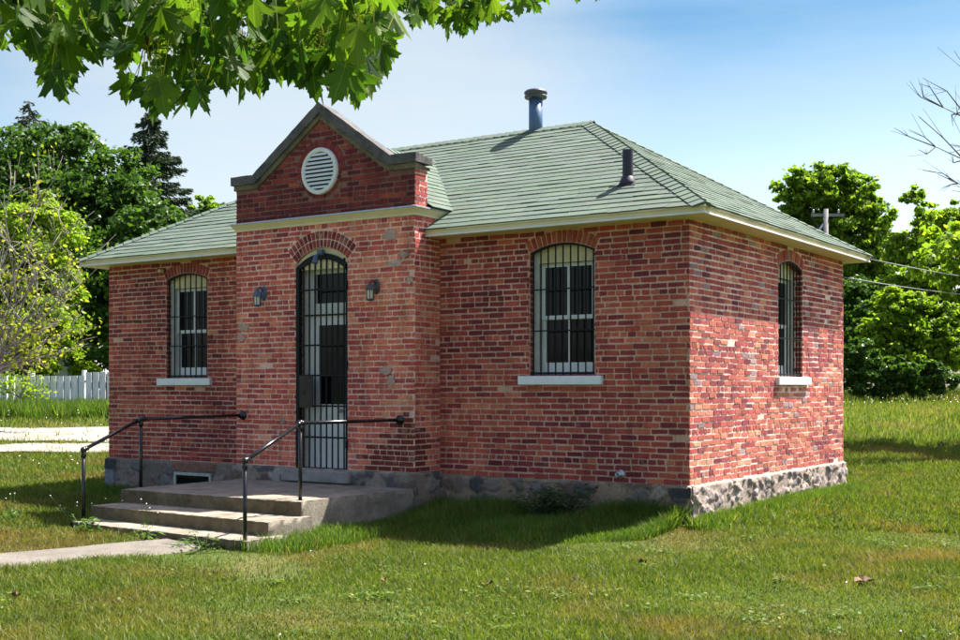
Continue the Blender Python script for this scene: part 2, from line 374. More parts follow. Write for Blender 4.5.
def arch(h):
    hw = h['w']/2; rise = h['za']-h['zs']
    r = (hw*hw+rise*rise)/(2*rise); return r, h['za']-r, math.asin(min(1, hw/r))
def hole_span(h, z):
    r, zc, th = arch(h); ro = r + h['ring']
    if h['zb'] <= z < h['zs']: return h['cx']-h['w']/2, h['cx']+h['w']/2
    if h['zs'] <= z < zc+ro:
        hw = h['w']/2+(z-h['zs'])*math.tan(th)+.006 if z < zc+ro*math.cos(th) else math.sqrt(max(0, ro*ro-(z-zc)**2)); return h['cx']-hw, h['cx']+hw
    return None
def brickwork(mb, fr, u0, u1, z0, z1, holes=(), colf=col_front, hoff=0, limit=None, gap=.0135, patch=None):
    row = 0; z = z0
    while z < z1-.02:
        zt = min(z+H, z1); zc = (z+zt)/2; a0, a1 = u0, u1
        if limit: a0, a1 = limit(zt)
        hdr = (row+hoff) % 7 == 3
        L = .1065 if hdr else .213
        u = u0 - (0 if row % 2 else (.1065 if not hdr else .053)) - RG.uniform(0, .012)
        wob = .004*math.sin(row*1.7)
        while u < a1:
            Lb = L*RG.uniform(.95, 1.05); s0, s1 = max(u, a0), min(u+Lb, a1); u += Lb
            if s1-s0 < .035: continue
            segs = [(s0, s1)]
            for h in holes:
                sp = hole_span(h, zc)
                if sp:
                    ns = []
                    for (p, q) in segs:
                        if q <= sp[0] or p >= sp[1]: ns.append((p, q)); continue
                        if p < sp[0]: ns.append((p, sp[0]))
                        if q > sp[1]: ns.append((sp[1], q))
                    segs = ns
            for (p, q) in segs:
                if q-p < .03: continue
                ga = gap*RG.uniform(.7, 1.35)/2; gb = gap*RG.uniform(.7, 1.35)/2
                eu0 = 0 if abs(p-u0) < 1e-6 else ga; eu1 = 0 if abs(q-u1) < 1e-6 else ga
                c_ = colf((p+q)/2, zc); pr = RG.uniform(.001, .010); ch = .009
                if patch:
                    pc = patch((p+q)/2, zc)
                    if pc: c_ = vary(pc, .08); pr = .008; gb = .006; ch = .003
                if RG.random() < .006: pr = -.004
                j = (lambda: RG.gauss(0, .0022)) if ch > .005 else (lambda: 0.); wv = .006*math.sin(p*.7+row*.13)+.003*math.sin(p*3+row)
                pts = [(p+eu0+j(), z+gb+wv+j()), (q-eu1+j(), z+gb+wv+j()), (q-eu1+j(), zt-gb+wv+j()), (p+eu0+j(), zt-gb+wv+j())]
                block(mb, fr, pts, pr, c_, ch)
        z += H; row += 1
def voussoirs(mb, fr, h, colf, wid=.069):
    r, zc, th = arch(h); nn = max(3, round(2*th*(r+h['ring']/2)/wid)); ro = r+h['ring']
    for i in range(nn):
        a0 = -th+2*th*i/nn; a1 = -th+2*th*(i+1)/nn; g = .006/r
        layers = [(r, ro)] if h['ring'] < .17 else [(r, r+h['ring']*.5), (r+h['ring']*.5, ro)]
        for (ra, rb) in layers:
            P = lambda a, q: (h['cx']+q*math.sin(a), zc+q*math.cos(a))
            block(mb, fr, [P(a0+g, ra+.004), P(a1-g, ra+.004), P(a1-g, rb-.006), P(a0+g, rb-.006)], RG.uniform(.003, .010), colf(h['cx'], h['za']), .006)
def backing(mb, fr, u0, u1, z0, z1, holes, col, depth=.16, jamb_col=None):
    us = u0
    for h in sorted(holes, key=lambda h: h['cx']):
        a, b_ = h['cx']-h['w']/2, h['cx']+h['w']/2; r, zc, th = arch(h)
        mb.add([fr(us, z0), fr(a, z0), fr(a, z1), fr(us, z1)], [(0, 1, 2, 3)], col)
        mb.add([fr(a, z0), fr(b_, z0), fr(b_, h['zb']), fr(a, h['zb'])], [(0, 1, 2, 3)], col)
        K = 14; top = [(h['cx']+r*math.sin(-th+2*th*i/K), zc+r*math.cos(-th+2*th*i/K)) for i in range(K+1)]
        for i in range(K):
            (x0, q0), (x1, q1) = top[i], top[i+1]
            mb.add([fr(x0, q0), fr(x1, q1), fr(x1, z1), fr(x0, z1)], [(0, 1, 2, 3)], col)
            mb.add([fr(x0, q0), fr(x1, q1), fr(x1, q1, -depth), fr(x0, q0, -depth)], [(0, 1, 2, 3)], vary(RED, .3))
        for x in (a, b_):
            mb.add([fr(x, h['zb']), fr(x, h['zs']), fr(x, h['zs'], -depth), fr(x, h['zb'], -depth)], [(0, 1, 2, 3)], col)
        mb.add([fr(a, h['zb']), fr(b_, h['zb']), fr(b_, h['zb'], -depth), fr(a, h['zb'], -depth)], [(0, 1, 2, 3)], col)
        us = b_
    mb.add([fr(us, z0), fr(u1, z0), fr(u1, z1), fr(us, z1)], [(0, 1, 2, 3)], col)
def jambs(mb, fr, h, colf, depth):
    for sgn in (-1, 1):
        x = h['cx']+sgn*h['w']/2
        jf = lambda u, z, q=0.0, x=x, sgn=sgn: fr(x-sgn*q, z, -u)
        brickwork(mb, jf, .0, depth, h['zb'], h['zs'], colf=colf)

# ------------------------------------------------------------------ the building
LX, LY, ZF, ZT = 9.58, 5.43, .345, 3.262
BX0, BX1, BY = -6.34, -3.344, -.516
B = empty('brick_building', (-4.8, 2.7, 0), 'single-storey red brick building with green hipped roof, gabled entrance and barred windows', 'building')
fF = frame((0, 0, 0), (1, 0, 0), (0, -1, 0)); fE = frame((0, 0, 0), (0, 1, 0), (1, 0, 0))
fW = frame((-LX, 0, 0), (0, 1, 0), (-1, 0, 0)); fN = frame((0, LY, 0), (-1, 0, 0), (0, 1, 0))
fB = frame((0, BY, 0), (1, 0, 0), (0, -1, 0))
fBR = frame((BX1, BY, 0), (0, 1, 0), (1, 0, 0)); fBL = frame((BX0, BY, 0), (0, 1, 0), (-1, 0, 0))
winR = dict(cx=-1.60, w=.87, zb=1.55, zs=3.0, za=3.10, ring=.15)
winL = dict(cx=-7.875, w=.86, zb=1.55, zs=2.99, za=3.08, ring=.15)
winE = dict(cx=3.2, w=.93, zb=1.55, zs=2.97, za=3.07, ring=.15)
doorH = dict(cx=-4.83, w=.86, zb=.37, zs=3.03, za=3.20, ring=.22)

mb = MB()
backing(mb, fF, -LX, BX0, ZF, ZT, [winL], M_FRONT); backing(mb, fF, BX1, 0, ZF, ZT, [winR], M_FRONT)
brickwork(mb, fF, -LX, BX0, ZF, ZT, [winL]); brickwork(mb, fF, BX1, 0, ZF, ZT, [winR])
arch_col = lambda u, z: pick([(RUST, 3), (RED, 2), (ORANGE, .3)])
voussoirs(mb, fF, winL, col_front); voussoirs(mb, fF, winR, arch_col)
jambs(mb, fF, winL, col_front, .10); jambs(mb, fF, winR, col_front, .10)
tag(mb.build('wall', 'brick', B), 'front brick wall either side of the entrance')
mb = MB()
backing(mb, fE, 0, LY, ZF, ZT, [winE], M_EAST); brickwork(mb, fE, 0, LY, ZF, ZT, [winE], col_east, hoff=2); voussoirs(mb, fE, winE, col_east)
jambs(mb, fE, winE, col_front, .2)
backingd = winE
tag(mb.build('wall', 'brick', B), 'sunlit side wall of pink and orange brick')
mb = MB(); backing(mb, fW, 0, LY, ZF, ZT, [], M_FRONT); brickwork(mb, fW, 0, LY, ZF, ZT); mb.build('wall', 'brick', B)
mb = MB(); backing(mb, fN, 0, LX, ZF, ZT, [], M_FRONT); brickwork(mb, fN, 0, LX, ZF, ZT); mb.build('wall', 'brick', B)
# entrance bay
def bay_patch(u, z):                     # toothed repair in new dark brick at the foot of the right corner
    if z < 1.12 and u > -4.22 + max(0, (z-.55))*1.25 + (.1 if int(z/H) % 2 else 0): return (.17, .035, .025)
    return None
mb = MB()
BZ = .385
backing(mb, fB, BX0, BX1, BZ-.04, 3.52, [doorH], M_BAY, .22)
brickwork(mb, fB, BX0, BX1, BZ, 3.52, [doorH], col_bay, patch=bay_patch)
voussoirs(mb, fB, doorH, lambda u, z: pick([(RED, 2), (MAROON, 3), ((.28, .07, .05), 1.2)]), .066)
jambs(mb, fB, doorH, col_bay, .2)
for fr, ff in ((fBR, 1), (fBL, 0)):
    backing(mb, fr, 0, .516, BZ-.04, 3.52, [], M_BAY); brickwork(mb, fr, 0, .516, BZ, 3.52, colf=col_bay, hoff=1, patch=(lambda u, z: (.17, .035, .025) if z < .9 and u < .3 else None) if ff else None)
mb.build('entrance_bay', 'brick_bay', B)
# grey mortar repairs smeared on the bay
mb = MB()
for (X, z, rw, rh) in ((-3.63, 2.93, .12, .05), (-3.72, 3.28, .1, .055), (-3.5, 3.03, .09, .05), (-3.78, 1.62, .1, .05), (-3.7, 1.50, .06, .07), (-3.42, 2.72, .05, .06), (-6.2, 2.22, .1, .05), (-6.26, 2.08, .07, .05), (-5.5, .98, .04, .04)):
    k = 16; o = []
    for i in range(k):
        a = 2*math.pi*i/k; q = RG.uniform(.7, 1.25); o.append((X+rw*q*math.cos(a), z+rh*q*math.sin(a)))
    mb = MB(); mb.add([fB(x, y, .0125) for x, y in o]+[fB(X, z, .016)], [(i, (i+1) % k, k) for i in range(k)], vary((.42, .31, .28), .15)); mb.build('mortar_patch', 'brick_bay', B)
# gable above the cornice
GC = -4.843; ZK, ZA, HWK = 4.06, 4.87, 1.13
def glim(z):
    if z <= ZK: return BX0, BX1
    hw = max(0, HWK*(ZA-z)/(ZA-ZK)); return GC-hw, GC+hw
VR, VC = .30, 4.175
vent_hole = dict(r=VR)
mb = MB()
# backing with sloped top
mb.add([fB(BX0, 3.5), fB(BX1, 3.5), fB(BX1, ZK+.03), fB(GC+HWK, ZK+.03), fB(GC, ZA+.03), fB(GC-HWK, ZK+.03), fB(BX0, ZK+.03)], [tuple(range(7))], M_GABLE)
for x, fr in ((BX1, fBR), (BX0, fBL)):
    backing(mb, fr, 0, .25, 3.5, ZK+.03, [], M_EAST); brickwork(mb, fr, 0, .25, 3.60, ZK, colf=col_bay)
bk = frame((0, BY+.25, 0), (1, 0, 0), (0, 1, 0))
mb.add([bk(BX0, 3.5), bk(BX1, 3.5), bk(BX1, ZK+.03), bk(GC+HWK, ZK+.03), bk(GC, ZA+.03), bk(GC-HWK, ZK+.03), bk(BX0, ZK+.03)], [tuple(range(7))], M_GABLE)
row = 0; z = 3.60
class _C: pass
def circ_cut(fr, z0, z1):
    tmp = MB(); brickwork(tmp, fr, BX0, BX1, z0, z1, colf=col_gable, limit=glim); return tmp
tmp = circ_cut(fB, 3.60, ZA-.03)
i = 0
nv = 16
while i < len(tmp.v):                    # keep bricks clear of the round vent and its ring
    P = tmp.v[i:i+nv]; cx = sum(p[0] for p in P)/nv; cz = sum(p[2] for p in P)/nv
    if math.hypot(cx-GC, cz-VC) > VR+.06+(.03 if cz < VC else .05):
        k = 8; mb.add(P, [(q, (q+1) % k, k+(q+1) % k, k+q) for q in range(k)]+[tuple(range(k, 2*k))], tmp.c[i])
    i += nv
for i in range(30):
    a0, a1 = 2*math.pi*i/30+.012, 2*math.pi*(i+1)/30-.012
    P = lambda a, q: (GC+q*math.cos(a), VC+q*math.sin(a))
    rr = VR+(.11 if math.sin(a0) > -.1 else .05)
    block(mb, fB, [P(a0, VR-.01), P(a1, VR-.01), P(a1, rr), P(a0, rr)], RG.uniform(.002, .01), col_gable(0, 0), .006)
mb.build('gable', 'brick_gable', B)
# round louvred vent
mb = MB()
mb.lathe((GC, BY-.012, VC), [(VR*.80, -.0), (VR*.80, .02), (VR*.83, .035), (VR*.97, .035), (VR, .02), (VR, -.01)], 40, 'Y')
v = mb.build('gable_vent', 'white', B, False); v['label'] = 'round white louvred vent'
mb = MB(); mb.lathe((GC, BY-.016, VC), [(VR*.8, 0), (VR*.8, .006)], 32, 'Y'); mb.build('vent_backing', 'dark', v)
mb = MB()
for i in range(9):
    zz = VC+(i-4)*.052; hw = math.sqrt(max(.001, (VR*.81)**2-(zz-VC)**2))
    mb.prism([(GC-hw, BY-.022, zz+.020), (GC-hw, BY-.040, zz-.014), (GC-hw, BY-.048, zz-.014), (GC-hw, BY-.030, zz+.020)],
             [(GC+hw, BY-.022, zz+.020), (GC+hw, BY-.040, zz-.014), (GC+hw, BY-.048, zz-.014), (GC+hw, BY-.030, zz+.020)])
mb.build('slat', 'white', v)
# coping
def offs(P, t):
    out = []
    for i, p in enumerate(P):
        def nrm(a, b_): d = (b_[0]-a[0], b_[1]-a[1]); L_ = math.hypot(*d); return (d[1]/L_, -d[0]/L_)
        n1 = nrm(P[i-1], p) if i else nrm(p, P[1]); n2 = nrm(p, P[i+1]) if i < len(P)-1 else n1
        bx, bz = n1[0]+n2[0], n1[1]+n2[1]; k = 2*t/(bx*bx+bz*bz); out.append((p[0]+bx*k, p[1]+bz*k))
    return out
def coping_tier(P, t, y0, y1, mat, rough):
    Q = offs(P, t); mb = MB()
    def sub(A):                            # finer joints so the edge can be worn
        o = []
        for i in range(len(A)-1):
            L_ = math.dist(A[i], A[i+1]); k = max(1, int(L_/.09))
            o += [(A[i][0]+(A[i+1][0]-A[i][0])*j/k, A[i][1]+(A[i+1][1]-A[i][1])*j/k) for j in range(k)]
        return o+[A[-1]]
    n_ = None
    As, Qs = [], []
    for i in range(len(P)-1):
        k = max(1, int(math.dist(P[i], P[i+1])/.09))
        for j in range(k + (1 if i == len(P)-2 else 0)):
            t_ = j/k; As.append(tuple(P[i][c_]+(P[i+1][c_]-P[i][c_])*t_ for c_ in (0, 1))); Qs.append(tuple(Q[i][c_]+(Q[i+1][c_]-Q[i][c_])*t_ for c_ in (0, 1)))
    rings = []
    for a, q in zip(As, Qs):
        j = lambda: RG.uniform(-rough, rough)
        rings.append([(a[0], y0+j(), a[1]+j()*.6), (a[0], y1+j(), a[1]-.045+j()*.6), (q[0], y1, q[1]), (q[0], y0+j(), q[1]+j()*.6)])
    vs = [p for r_ in rings for p in r_]
    fs = [(i*4+k, i*4+(k+1) % 4, (i+1)*4+(k+1) % 4, (i+1)*4+k) for i in range(len(rings)-1) for k in range(4)]+[(0, 1, 2, 3), tuple(range(len(vs)-4, len(vs)))]
    mb.add(vs, fs); return mb.build('coping', mat, B)
P1 = [(-6.395, 4.235), (-6.0, 4.235), (GC, 5.052), (-3.69, 4.25), (-3.29, 4.25)]
coping_tier(P1, .115, BY-.055, BY+.29, 'coping', .005)
P2 = offs(P1, .115); P2[0] = (-6.365, P2[0][1]); P2[-1] = (-3.315, P2[-1][1])
tag(coping_tier(P2, .065, BY-.028, BY+.27, 'coping_low', .005), 'brownish moulding course under the grey coping')
# cornice belt round the bay
def sweep(mb, path, prof):                # path: (x, y) corners, prof: (out, z); path runs with outside on its right
    rings = []
    for i, p in enumerate(path):
        def nrm(a, b_): d = (b_[0]-a[0], b_[1]-a[1]); L_ = math.hypot(*d); return (d[1]/L_, -d[0]/L_)
        n1 = nrm(path[i-1], p) if i else nrm(p, path[1]); n2 = nrm(p, path[i+1]) if i < len(path)-1 else n1
        bx, by = n1[0]+n2[0], n1[1]+n2[1]; k = 2/(bx*bx+by*by)
        rings.append([(p[0]+bx*k*o, p[1]+by*k*o, z) for (o, z) in prof])
    K = len(prof); vs = [q for r_ in rings for q in r_]
    fs = [(i*K+k, i*K+(k+1) % K, (i+1)*K+(k+1) % K, (i+1)*K+k) for i in range(len(rings)-1) for k in range(K)]
    mb.add(vs, fs+[tuple(range(K)), tuple(range(len(vs)-K, len(vs)))])
mb = MB()
pth = [(BX0, .12), (BX0, BY), (BX1, BY), (BX1, .12)]
sweep(mb, pth, [(-.03, 3.50), (.015, 3.50), (.018, 3.525), (.03, 3.545), (.055, 3.58), (.055, 3.598), (-.03, 3.612)])
cn = mb.build('cornice', 'cream', B)
mb = MB(); sweep(mb, pth, [(.01, 3.614), (.062, 3.600), (.064, 3.590), (.070, 3.590), (.068, 3.606), (.01, 3.622)]); mb.build('flashing', 'galv', cn)

# ---- foundation
def rubble(mb, fr, u0, u1, z0, ztop, base, stones, seed, proud=.035, cell=(.22, .17), special=(), step=.018, gapcol=(.3, .24, .18), relief=.03):
    rg = np.random.default_rng(seed)
    nu, nz = int((u1-u0)/step)+1, int((ztop-z0)/step)+1
    U, Z = np.meshgrid(np.linspace(u0, u1, nu), np.linspace(z0, ztop, nz))
    gx, gz_ = np.arange(u0-cell[0], u1+cell[0]*2, cell[0]), np.arange(z0-cell[1], ztop+cell[1]*2, cell[1])
    C = np.array([(x+rg.uniform(-.4, .4)*cell[0]+(.5*cell[0] if j % 2 else 0), z+rg.uniform(-.35, .35)*cell[1]) for j, z in enumerate(gz_) for x in gx])
    wx = U+.03*np.sin(Z*31+U*9)+.02*np.sin(U*57); wz = Z+.02*np.sin(U*23+Z*17)
    d = np.sqrt(((wx[..., None]-C[:, 0])/cell[0])**2+((wz[..., None]-C[:, 1])/cell[1])**2)
    idx = np.argsort(d, axis=-1)[..., :2]; d1 = np.take_along_axis(d, idx[..., :1], -1)[..., 0]; d2 = np.take_along_axis(d, idx[..., 1:2], -1)[..., 0]
    e = np.clip((d2-d1)/.28, 0, 1); e = e*e*(3-2*e)
    present = np.array([rg.random() < stones[0] for _ in C]); pc = np.array([stones[1][rg.integers(len(stones[1]))] for _ in C])*rg.uniform(.75, 1.25, (len(C), 1))
    hgt = rg.uniform(.2, 1, len(C))
    k = idx[..., 0]; on = present[k]*e
    off = proud+relief*on*hgt[k]+rg.uniform(-.003, .003, U.shape)
    off[-1, :] = .0
    base = np.array(base); cc = base*(1+.12*np.sin(U*6+Z*3))[..., None]
    joint = (1-np.clip((d2-d1)/.10, 0, 1))[..., None]*present[k][..., None]
    col = cc*(1-on[..., None])+pc[k]*on[..., None]; col = col*(1-joint*.6)+np.array(gapcol)*joint*.6
    for (a, b_, c_, d_, pcol, pr) in special:
        msk = (U > a) & (U < b_) & (Z > c_) & (Z < d_); col[msk] = pcol; off[msk] = pr+rg.uniform(-.004, .004, U.shape)[msk]
    O = fr(0, 0, 0); Uv = fr(1, 0, 0)-O; Nv = fr(0, 0, 1)-O
    V = np.array(O)+U.ravel()[:, None]*np.array(Uv)+off.ravel()[:, None]*np.array(Nv)+Z.ravel()[:, None]*np.array((0, 0, 1))
    a = np.arange(nu*nz).reshape(nz, nu); F = np.stack([a[:-1, :-1], a[:-1, 1:], a[1:, 1:], a[1:, :-1]], -1).reshape(-1, 4)
    kk = len(mb[0]) and sum(len(x) for x in mb[0])
    mb[0].append(V); mb[1].append(F+(kk or 0)); mb[2].append(col.reshape(-1, 3))
fd = [[], [], []]
greys = [(.13, .12, .12), (.2, .18, .17), (.17, .125, .10), (.26, .22, .19), (.10, .10, .11)]
pales = [(.42, .36, .34), (.36, .31, .28), (.27, .26, .28), (.42, .33, .28), (.34, .27, .24), (.25, .21, .21)]
ZG = -.45
rubble(fd, fF, BX1, .06, ZG, ZF, (.30, .225, .16), (.5, greys), 3, special=[(-.2, .03, .215, .315, (.055, .055, .06), .05)], gapcol=(.16, .12, .1))
rubble(fd, fF, -LX-.036, BX0, ZG, ZF, (.20, .17, .15), (.6, [(.2, .15, .14), (.16, .15, .16), (.24, .19, .17)]), 4,
       special=[(-9.65, -9.36, .18, .345, (.06, .062, .065), .055), (-9.65, -9.43, -.45, .175, (.2, .22, .25), .05), (-8.14, -7.25, .205, .345, (.25, .13, .10), .06)], gapcol=(.12, .1, .09))
rubble(fd, fE, -.07, LY+.036, ZG, ZF, (.38, .31, .27), (.62, pales), 5, relief=.034, cell=(.13, .105), gapcol=(.20, .15, .12))
rubble(fd, fW, -.036, LY+.036, ZG, ZF, (.3, .25, .2), (.7, greys), 6, step=.04)
rubble(fd, fN, -.036, LX+.036, ZG, ZF, (.3, .25, .2), (.7, greys), 7, step=.04)
rubble(fd, fB, BX0-.05, BX1+.052, ZG, BZ, (.27, .23, .19), (.7, greys+[(.3, .27, .25)]), 8, gapcol=(.15, .12, .1))
rubble(fd, fBR, -.052, .5, ZG, BZ, (.27, .22, .17), (.6, greys), 9); rubble(fd, fBL, -.036, .5, ZG, BZ, (.27, .22, .17), (.6, greys), 10)
fo = fast('foundation', np.vstack(fd[0]), np.vstack(fd[1]), 'stone', B, smooth=True, col=np.vstack(fd[2]))
# basement light
mb = MB()
for (a, b_, c_, d_) in ((-8.06, -7.30, .15, .19), (-8.06, -8.02, -.1, .15), (-7.34, -7.30, -.1, .15)): mb.fbox(fF, a, b_, c_, d_, .03, .075)
bw = mb.build('basement_window', 'greenframe', B)
mb = MB(); mb.fbox(fF, -8.02, -7.34, -.1, .15, .03, .060); mb.build('pane', 'glass', bw)
mb = MB(); mb.fbox(fB, -5.42, -4.30, .215, .365, -.05, .12)
th_ = mb.build('threshold', 'threshold', B)
bv = th_.modifiers.new('b', 'BEVEL'); bv.width = .015; bv.segments = 2
mb = MB(); mb.lathe((-.834, -.0, .44), [(.055, 0), (.05, .018), (.028, .022), (.026, .10), (.02, .10), (.02, .03)], 14, 'Y'); mb.build('pipe_outlet', 'galv', B, True)
mb = MB(); mb.lathe((-8.36, -.0, 3.13), [(.02, 0), (.03, .03), (.018, .05), (.03, .08), (.015, .10)], 12, 'Y'); mb.build('wire_insulator', 'cream', B, True)

# ---- eaves
OV = .30
def ring_boxes(mb, z0, z1, a, b_):       # ring between overhang a (inner) and b (outer), broken at the bay
    mb.box((-LX-b_, -b_, z0), (BX0, -a, z1)); mb.box((BX1, -b_, z0), (b_, -a, z1))
    mb.box((-LX-b_, LY+a, z0), (b_, LY+b_, z1))
    mb.box((a, -a, z0), (b_, LY+a, z1)); mb.box((-LX-b_, -a, z0), (-LX-a, LY+a, z1))
mb = MB(); ring_boxes(mb, 3.255, 3.268, -.02, OV-.02); mb.build('soffit', 'cream', B)
mb = MB(); ring_boxes(mb, 3.258, 3.322, OV-.02, OV); ring_boxes(mb, 3.322, 3.346, OV-.02, OV+.014)
fa = mb.build('fascia', 'cream', B)
mb = MB(); ring_boxes(mb, 3.256, 3.276, OV, OV+.009); mb.build('trim_strip', 'white', fa)

# ---- roof
MS = (5.131-3.352)/(LY/2+OV)
RUN = LY/2+OV; SL = math.hypot(RUN, RUN*MS); CA, SA = RUN/SL, RUN*MS/SL
RIDGE_Z = 3.352+RUN*MS
SHC = [(.104, .140, .112), (.099, .134, .107), (.109, .146, .117), (.094, .128, .102)]
def shingles(mb, P0, Ud, Sd, Nn, lim, smax, expo=.14, base=0, s_start=-.02):
    P0, Ud, Sd, Nn = Vector(P0), Vector(Ud), Vector(Sd), Vector(Nn)
    a, b_ = lim(0); c_, d_ = lim(smax)
    mb.add([P0+Ud*a-Nn*.012, P0+Ud*b_-Nn*.012, P0+Ud*d_+Sd*smax-Nn*.012, P0+Ud*c_+Sd*smax-Nn*.012], [(0, 1, 2, 3)], (.12, .15, .12))
    s = s_start; r = 0
    while s < smax-.01:
        s1 = min(s+expo+.012, smax); a0, b0 = lim(max(s, 0)); a1, b1 = lim(s1)
        u = a0-RG.uniform(0, .3); thick_row = RG.uniform(.008, .011)
        while u < b0:
            wd = RG.choice((.33, .33, .3, .22, .16)); e0, e1 = u+.002, u+wd-.002; u += wd
            lo = s-RG.choice((0, 0, 0, .004, .008)); h0 = thick_row+RG.choice((0, 0, 0, .001, .004))
            q = [(max(e0, a0), lo), (min(e1, b0), lo), (min(e1, b1), s1), (max(e0, a1), s1)]
            if q[1][0]-q[0][0] < .01: continue
            if q[2][0] < q[3][0]: q[2] = ((q[2][0]+q[3][0])/2, s1); q[3] = q[2]
            q = [(min(max(x, a0), b0), y) for x, y in q]
            T = [P0+Ud*x+Sd*y+Nn*(h0 if i < 2 else .001) for i, (x, y) in enumerate(q)]
            Lw = [P0+Ud*x+Sd*y-Nn*.004 for (x, y) in q[:2]]
            mb.add(T+Lw, [(0, 1, 2, 3), (4, 5, 1, 0), (4, 0, 3), (5, 2, 1)], vary(RG.choice(SHC), .06))
        s += expo; r += 1
kx = RUN/SL
mb = MB()
wX, wY = LX+2*OV, LY+2*OV
shingles(mb, (-LX-OV, -OV, 3.352), (1, 0, 0), (0, CA, SA), (0, -SA, CA), lambda s: (s*kx, wX-s*kx), SL)
shingles(mb, (OV, LY+OV, 3.352), (-1, 0, 0), (0, -CA, SA), (0, SA, CA), lambda s: (s*kx, wX-s*kx), SL)
shingles(mb, (OV, -OV, 3.352), (0, 1, 0), (-CA, 0, SA), (SA, 0, CA), lambda s: (s*kx, wY-s*kx), SL)
shingles(mb, (-LX-OV, LY+OV, 3.352), (0, -1, 0), (CA, 0, SA), (-SA, 0, CA), lambda s: (s*kx, wY-s*kx), SL)
# roof of the entrance bay, running back into the main slope
BEX, BEZ, BSL = -3.25, 3.615, .665
hwb = BEX-GC; bh = math.hypot(1, BSL); bs_len = hwb*bh
def blim(s):
    z = BEZ+s*BSL/bh; return 0, (-.3+(z-3.352)/MS+.10)-(BY+.24)
shingles(mb, (BEX, BY+.24, BEZ), (0, 1, 0), (-1/bh, 0, BSL/bh), (BSL/bh, 0, 1/bh), blim, bs_len, s_start=0)
shingles(mb, (2*GC-BEX, BY+.24, BEZ), (0, 1, 0), (1/bh, 0, BSL/bh), (-BSL/bh, 0, 1/bh), blim, bs_len, s_start=0)
roof = mb.build('roof', 'shingle', B)
# dark lines where hips, ridge and valley break, under cap shingles
def caps(A, C, n1, n2, name, half=.135):
    A, C = Vector(A), Vector(C); d = (C-A).normalized(); L_ = (C-A).length; mb = MB()
    w1 = (n1.cross(d)).normalized(); w2 = (n2.cross(d)).normalized()
    if w1.z > 0: w1 = -w1
    if w2.z > 0: w2 = -w2
    if abs(w1.z) < 1e-3 or w1.dot(w2) > .99: pass
    s = 0; up = (n1+n2).normalized()
    while s < L_-.02:
        e = min(s+.155, L_+.02); t0, t1 = .021+RG.uniform(0, .003), .011
        P = A+d*s; Q = A+d*e; h1 = half+RG.uniform(-.004, .004)
        vs = [P+w1*h1+n1*t0, P+up*(t0+.004), P+w2*h1+n2*t0, Q+w1*h1+n1*t1, Q+up*(t1+.004), Q+w2*h1+n2*t1,
              P+w1*h1+n1*.002, P+up*.002, P+w2*h1+n2*.002, Q+w1*h1+n1*.002, Q+w2*h1+n2*.002]
        mb.add(vs, [(0, 1, 4, 3), (1, 2, 5, 4), (6, 7, 1, 0), (7, 8, 2, 1), (6, 0, 3, 9), (2, 8, 10, 5)], vary(RG.choice(SHC), .07))
        s += .14
    return mb.build(name, 'shingle', roof)
NF, NB_, NE, NW = Vector((0, -SA, CA)), Vector((0, SA, CA)), Vector((SA, 0, CA)), Vector((-SA, 0, CA))
rx1, rx0, ry = OV-RUN, -LX-OV+RUN, LY/2
caps((OV, -OV, 3.352), (rx1, ry, RIDGE_Z), NF, NE, 'hip_cap'); caps((OV, LY+OV, 3.352), (rx1, ry, RIDGE_Z), NB_, NE, 'hip_cap')
caps((-LX-OV, -OV, 3.352), (rx0, ry, RIDGE_Z), NF, NW, 'hip_cap'); caps((-LX-OV, LY+OV, 3.352), (rx0, ry, RIDGE_Z), NB_, NW, 'hip_cap')
caps((rx0-.05, ry, RIDGE_Z), (rx1+.05, ry, RIDGE_Z), NF, NB_, 'ridge_cap')
caps((GC, BY+.24, BEZ+hwb*BSL), (GC, 2.3, BEZ+hwb*BSL), Vector((BSL, 0, 1)).normalized(), Vector((-BSL, 0, 1)).normalized(), 'ridge_cap')
# flue and vent pipe
mb = MB(); mb.lathe((-3.6, LY/2, RIDGE_Z-.25), [(.1, 0), (.1, .72)], 20); fl = mb.build('flue', 'flue', B, True)
fl.data.polygons.foreach_set('use_smooth', [len(p.vertices) == 4 for p in fl.data.polygons])
mb = MB(); mb.lathe((-3.6, LY/2, RIDGE_Z+.44), [(.1, 0), (.155, .01), (.165, .035), (.155, .05), (.13, .052), (.165, .075), (.168, .10), (.14, .125), (.08, .14), (.01, .145)], 24)
mb.build('flue_cap', 'flue_cap', fl, True)
vx, vy = -.985, .466; vz = 3.352+(vy+OV)*MS
mb = MB(); mb.lathe((vx, vy, vz-.08), [(.062, 0), (.062, .46), (.052, .46), (.052, .2)], 18); vp = mb.build('vent_pipe', 'ventpipe', B)
mb = MB(); mb.lathe((vx, vy, vz-.05), [(.12, 0), (.095, .06), (.075, .11), (.066, .12)], 18)
mb.box((vx-.17, vy-.16, vz-.07), (vx+.17, vy-.15, vz-.06)); mb.build('flashing', 'ventpipe', vp, True)

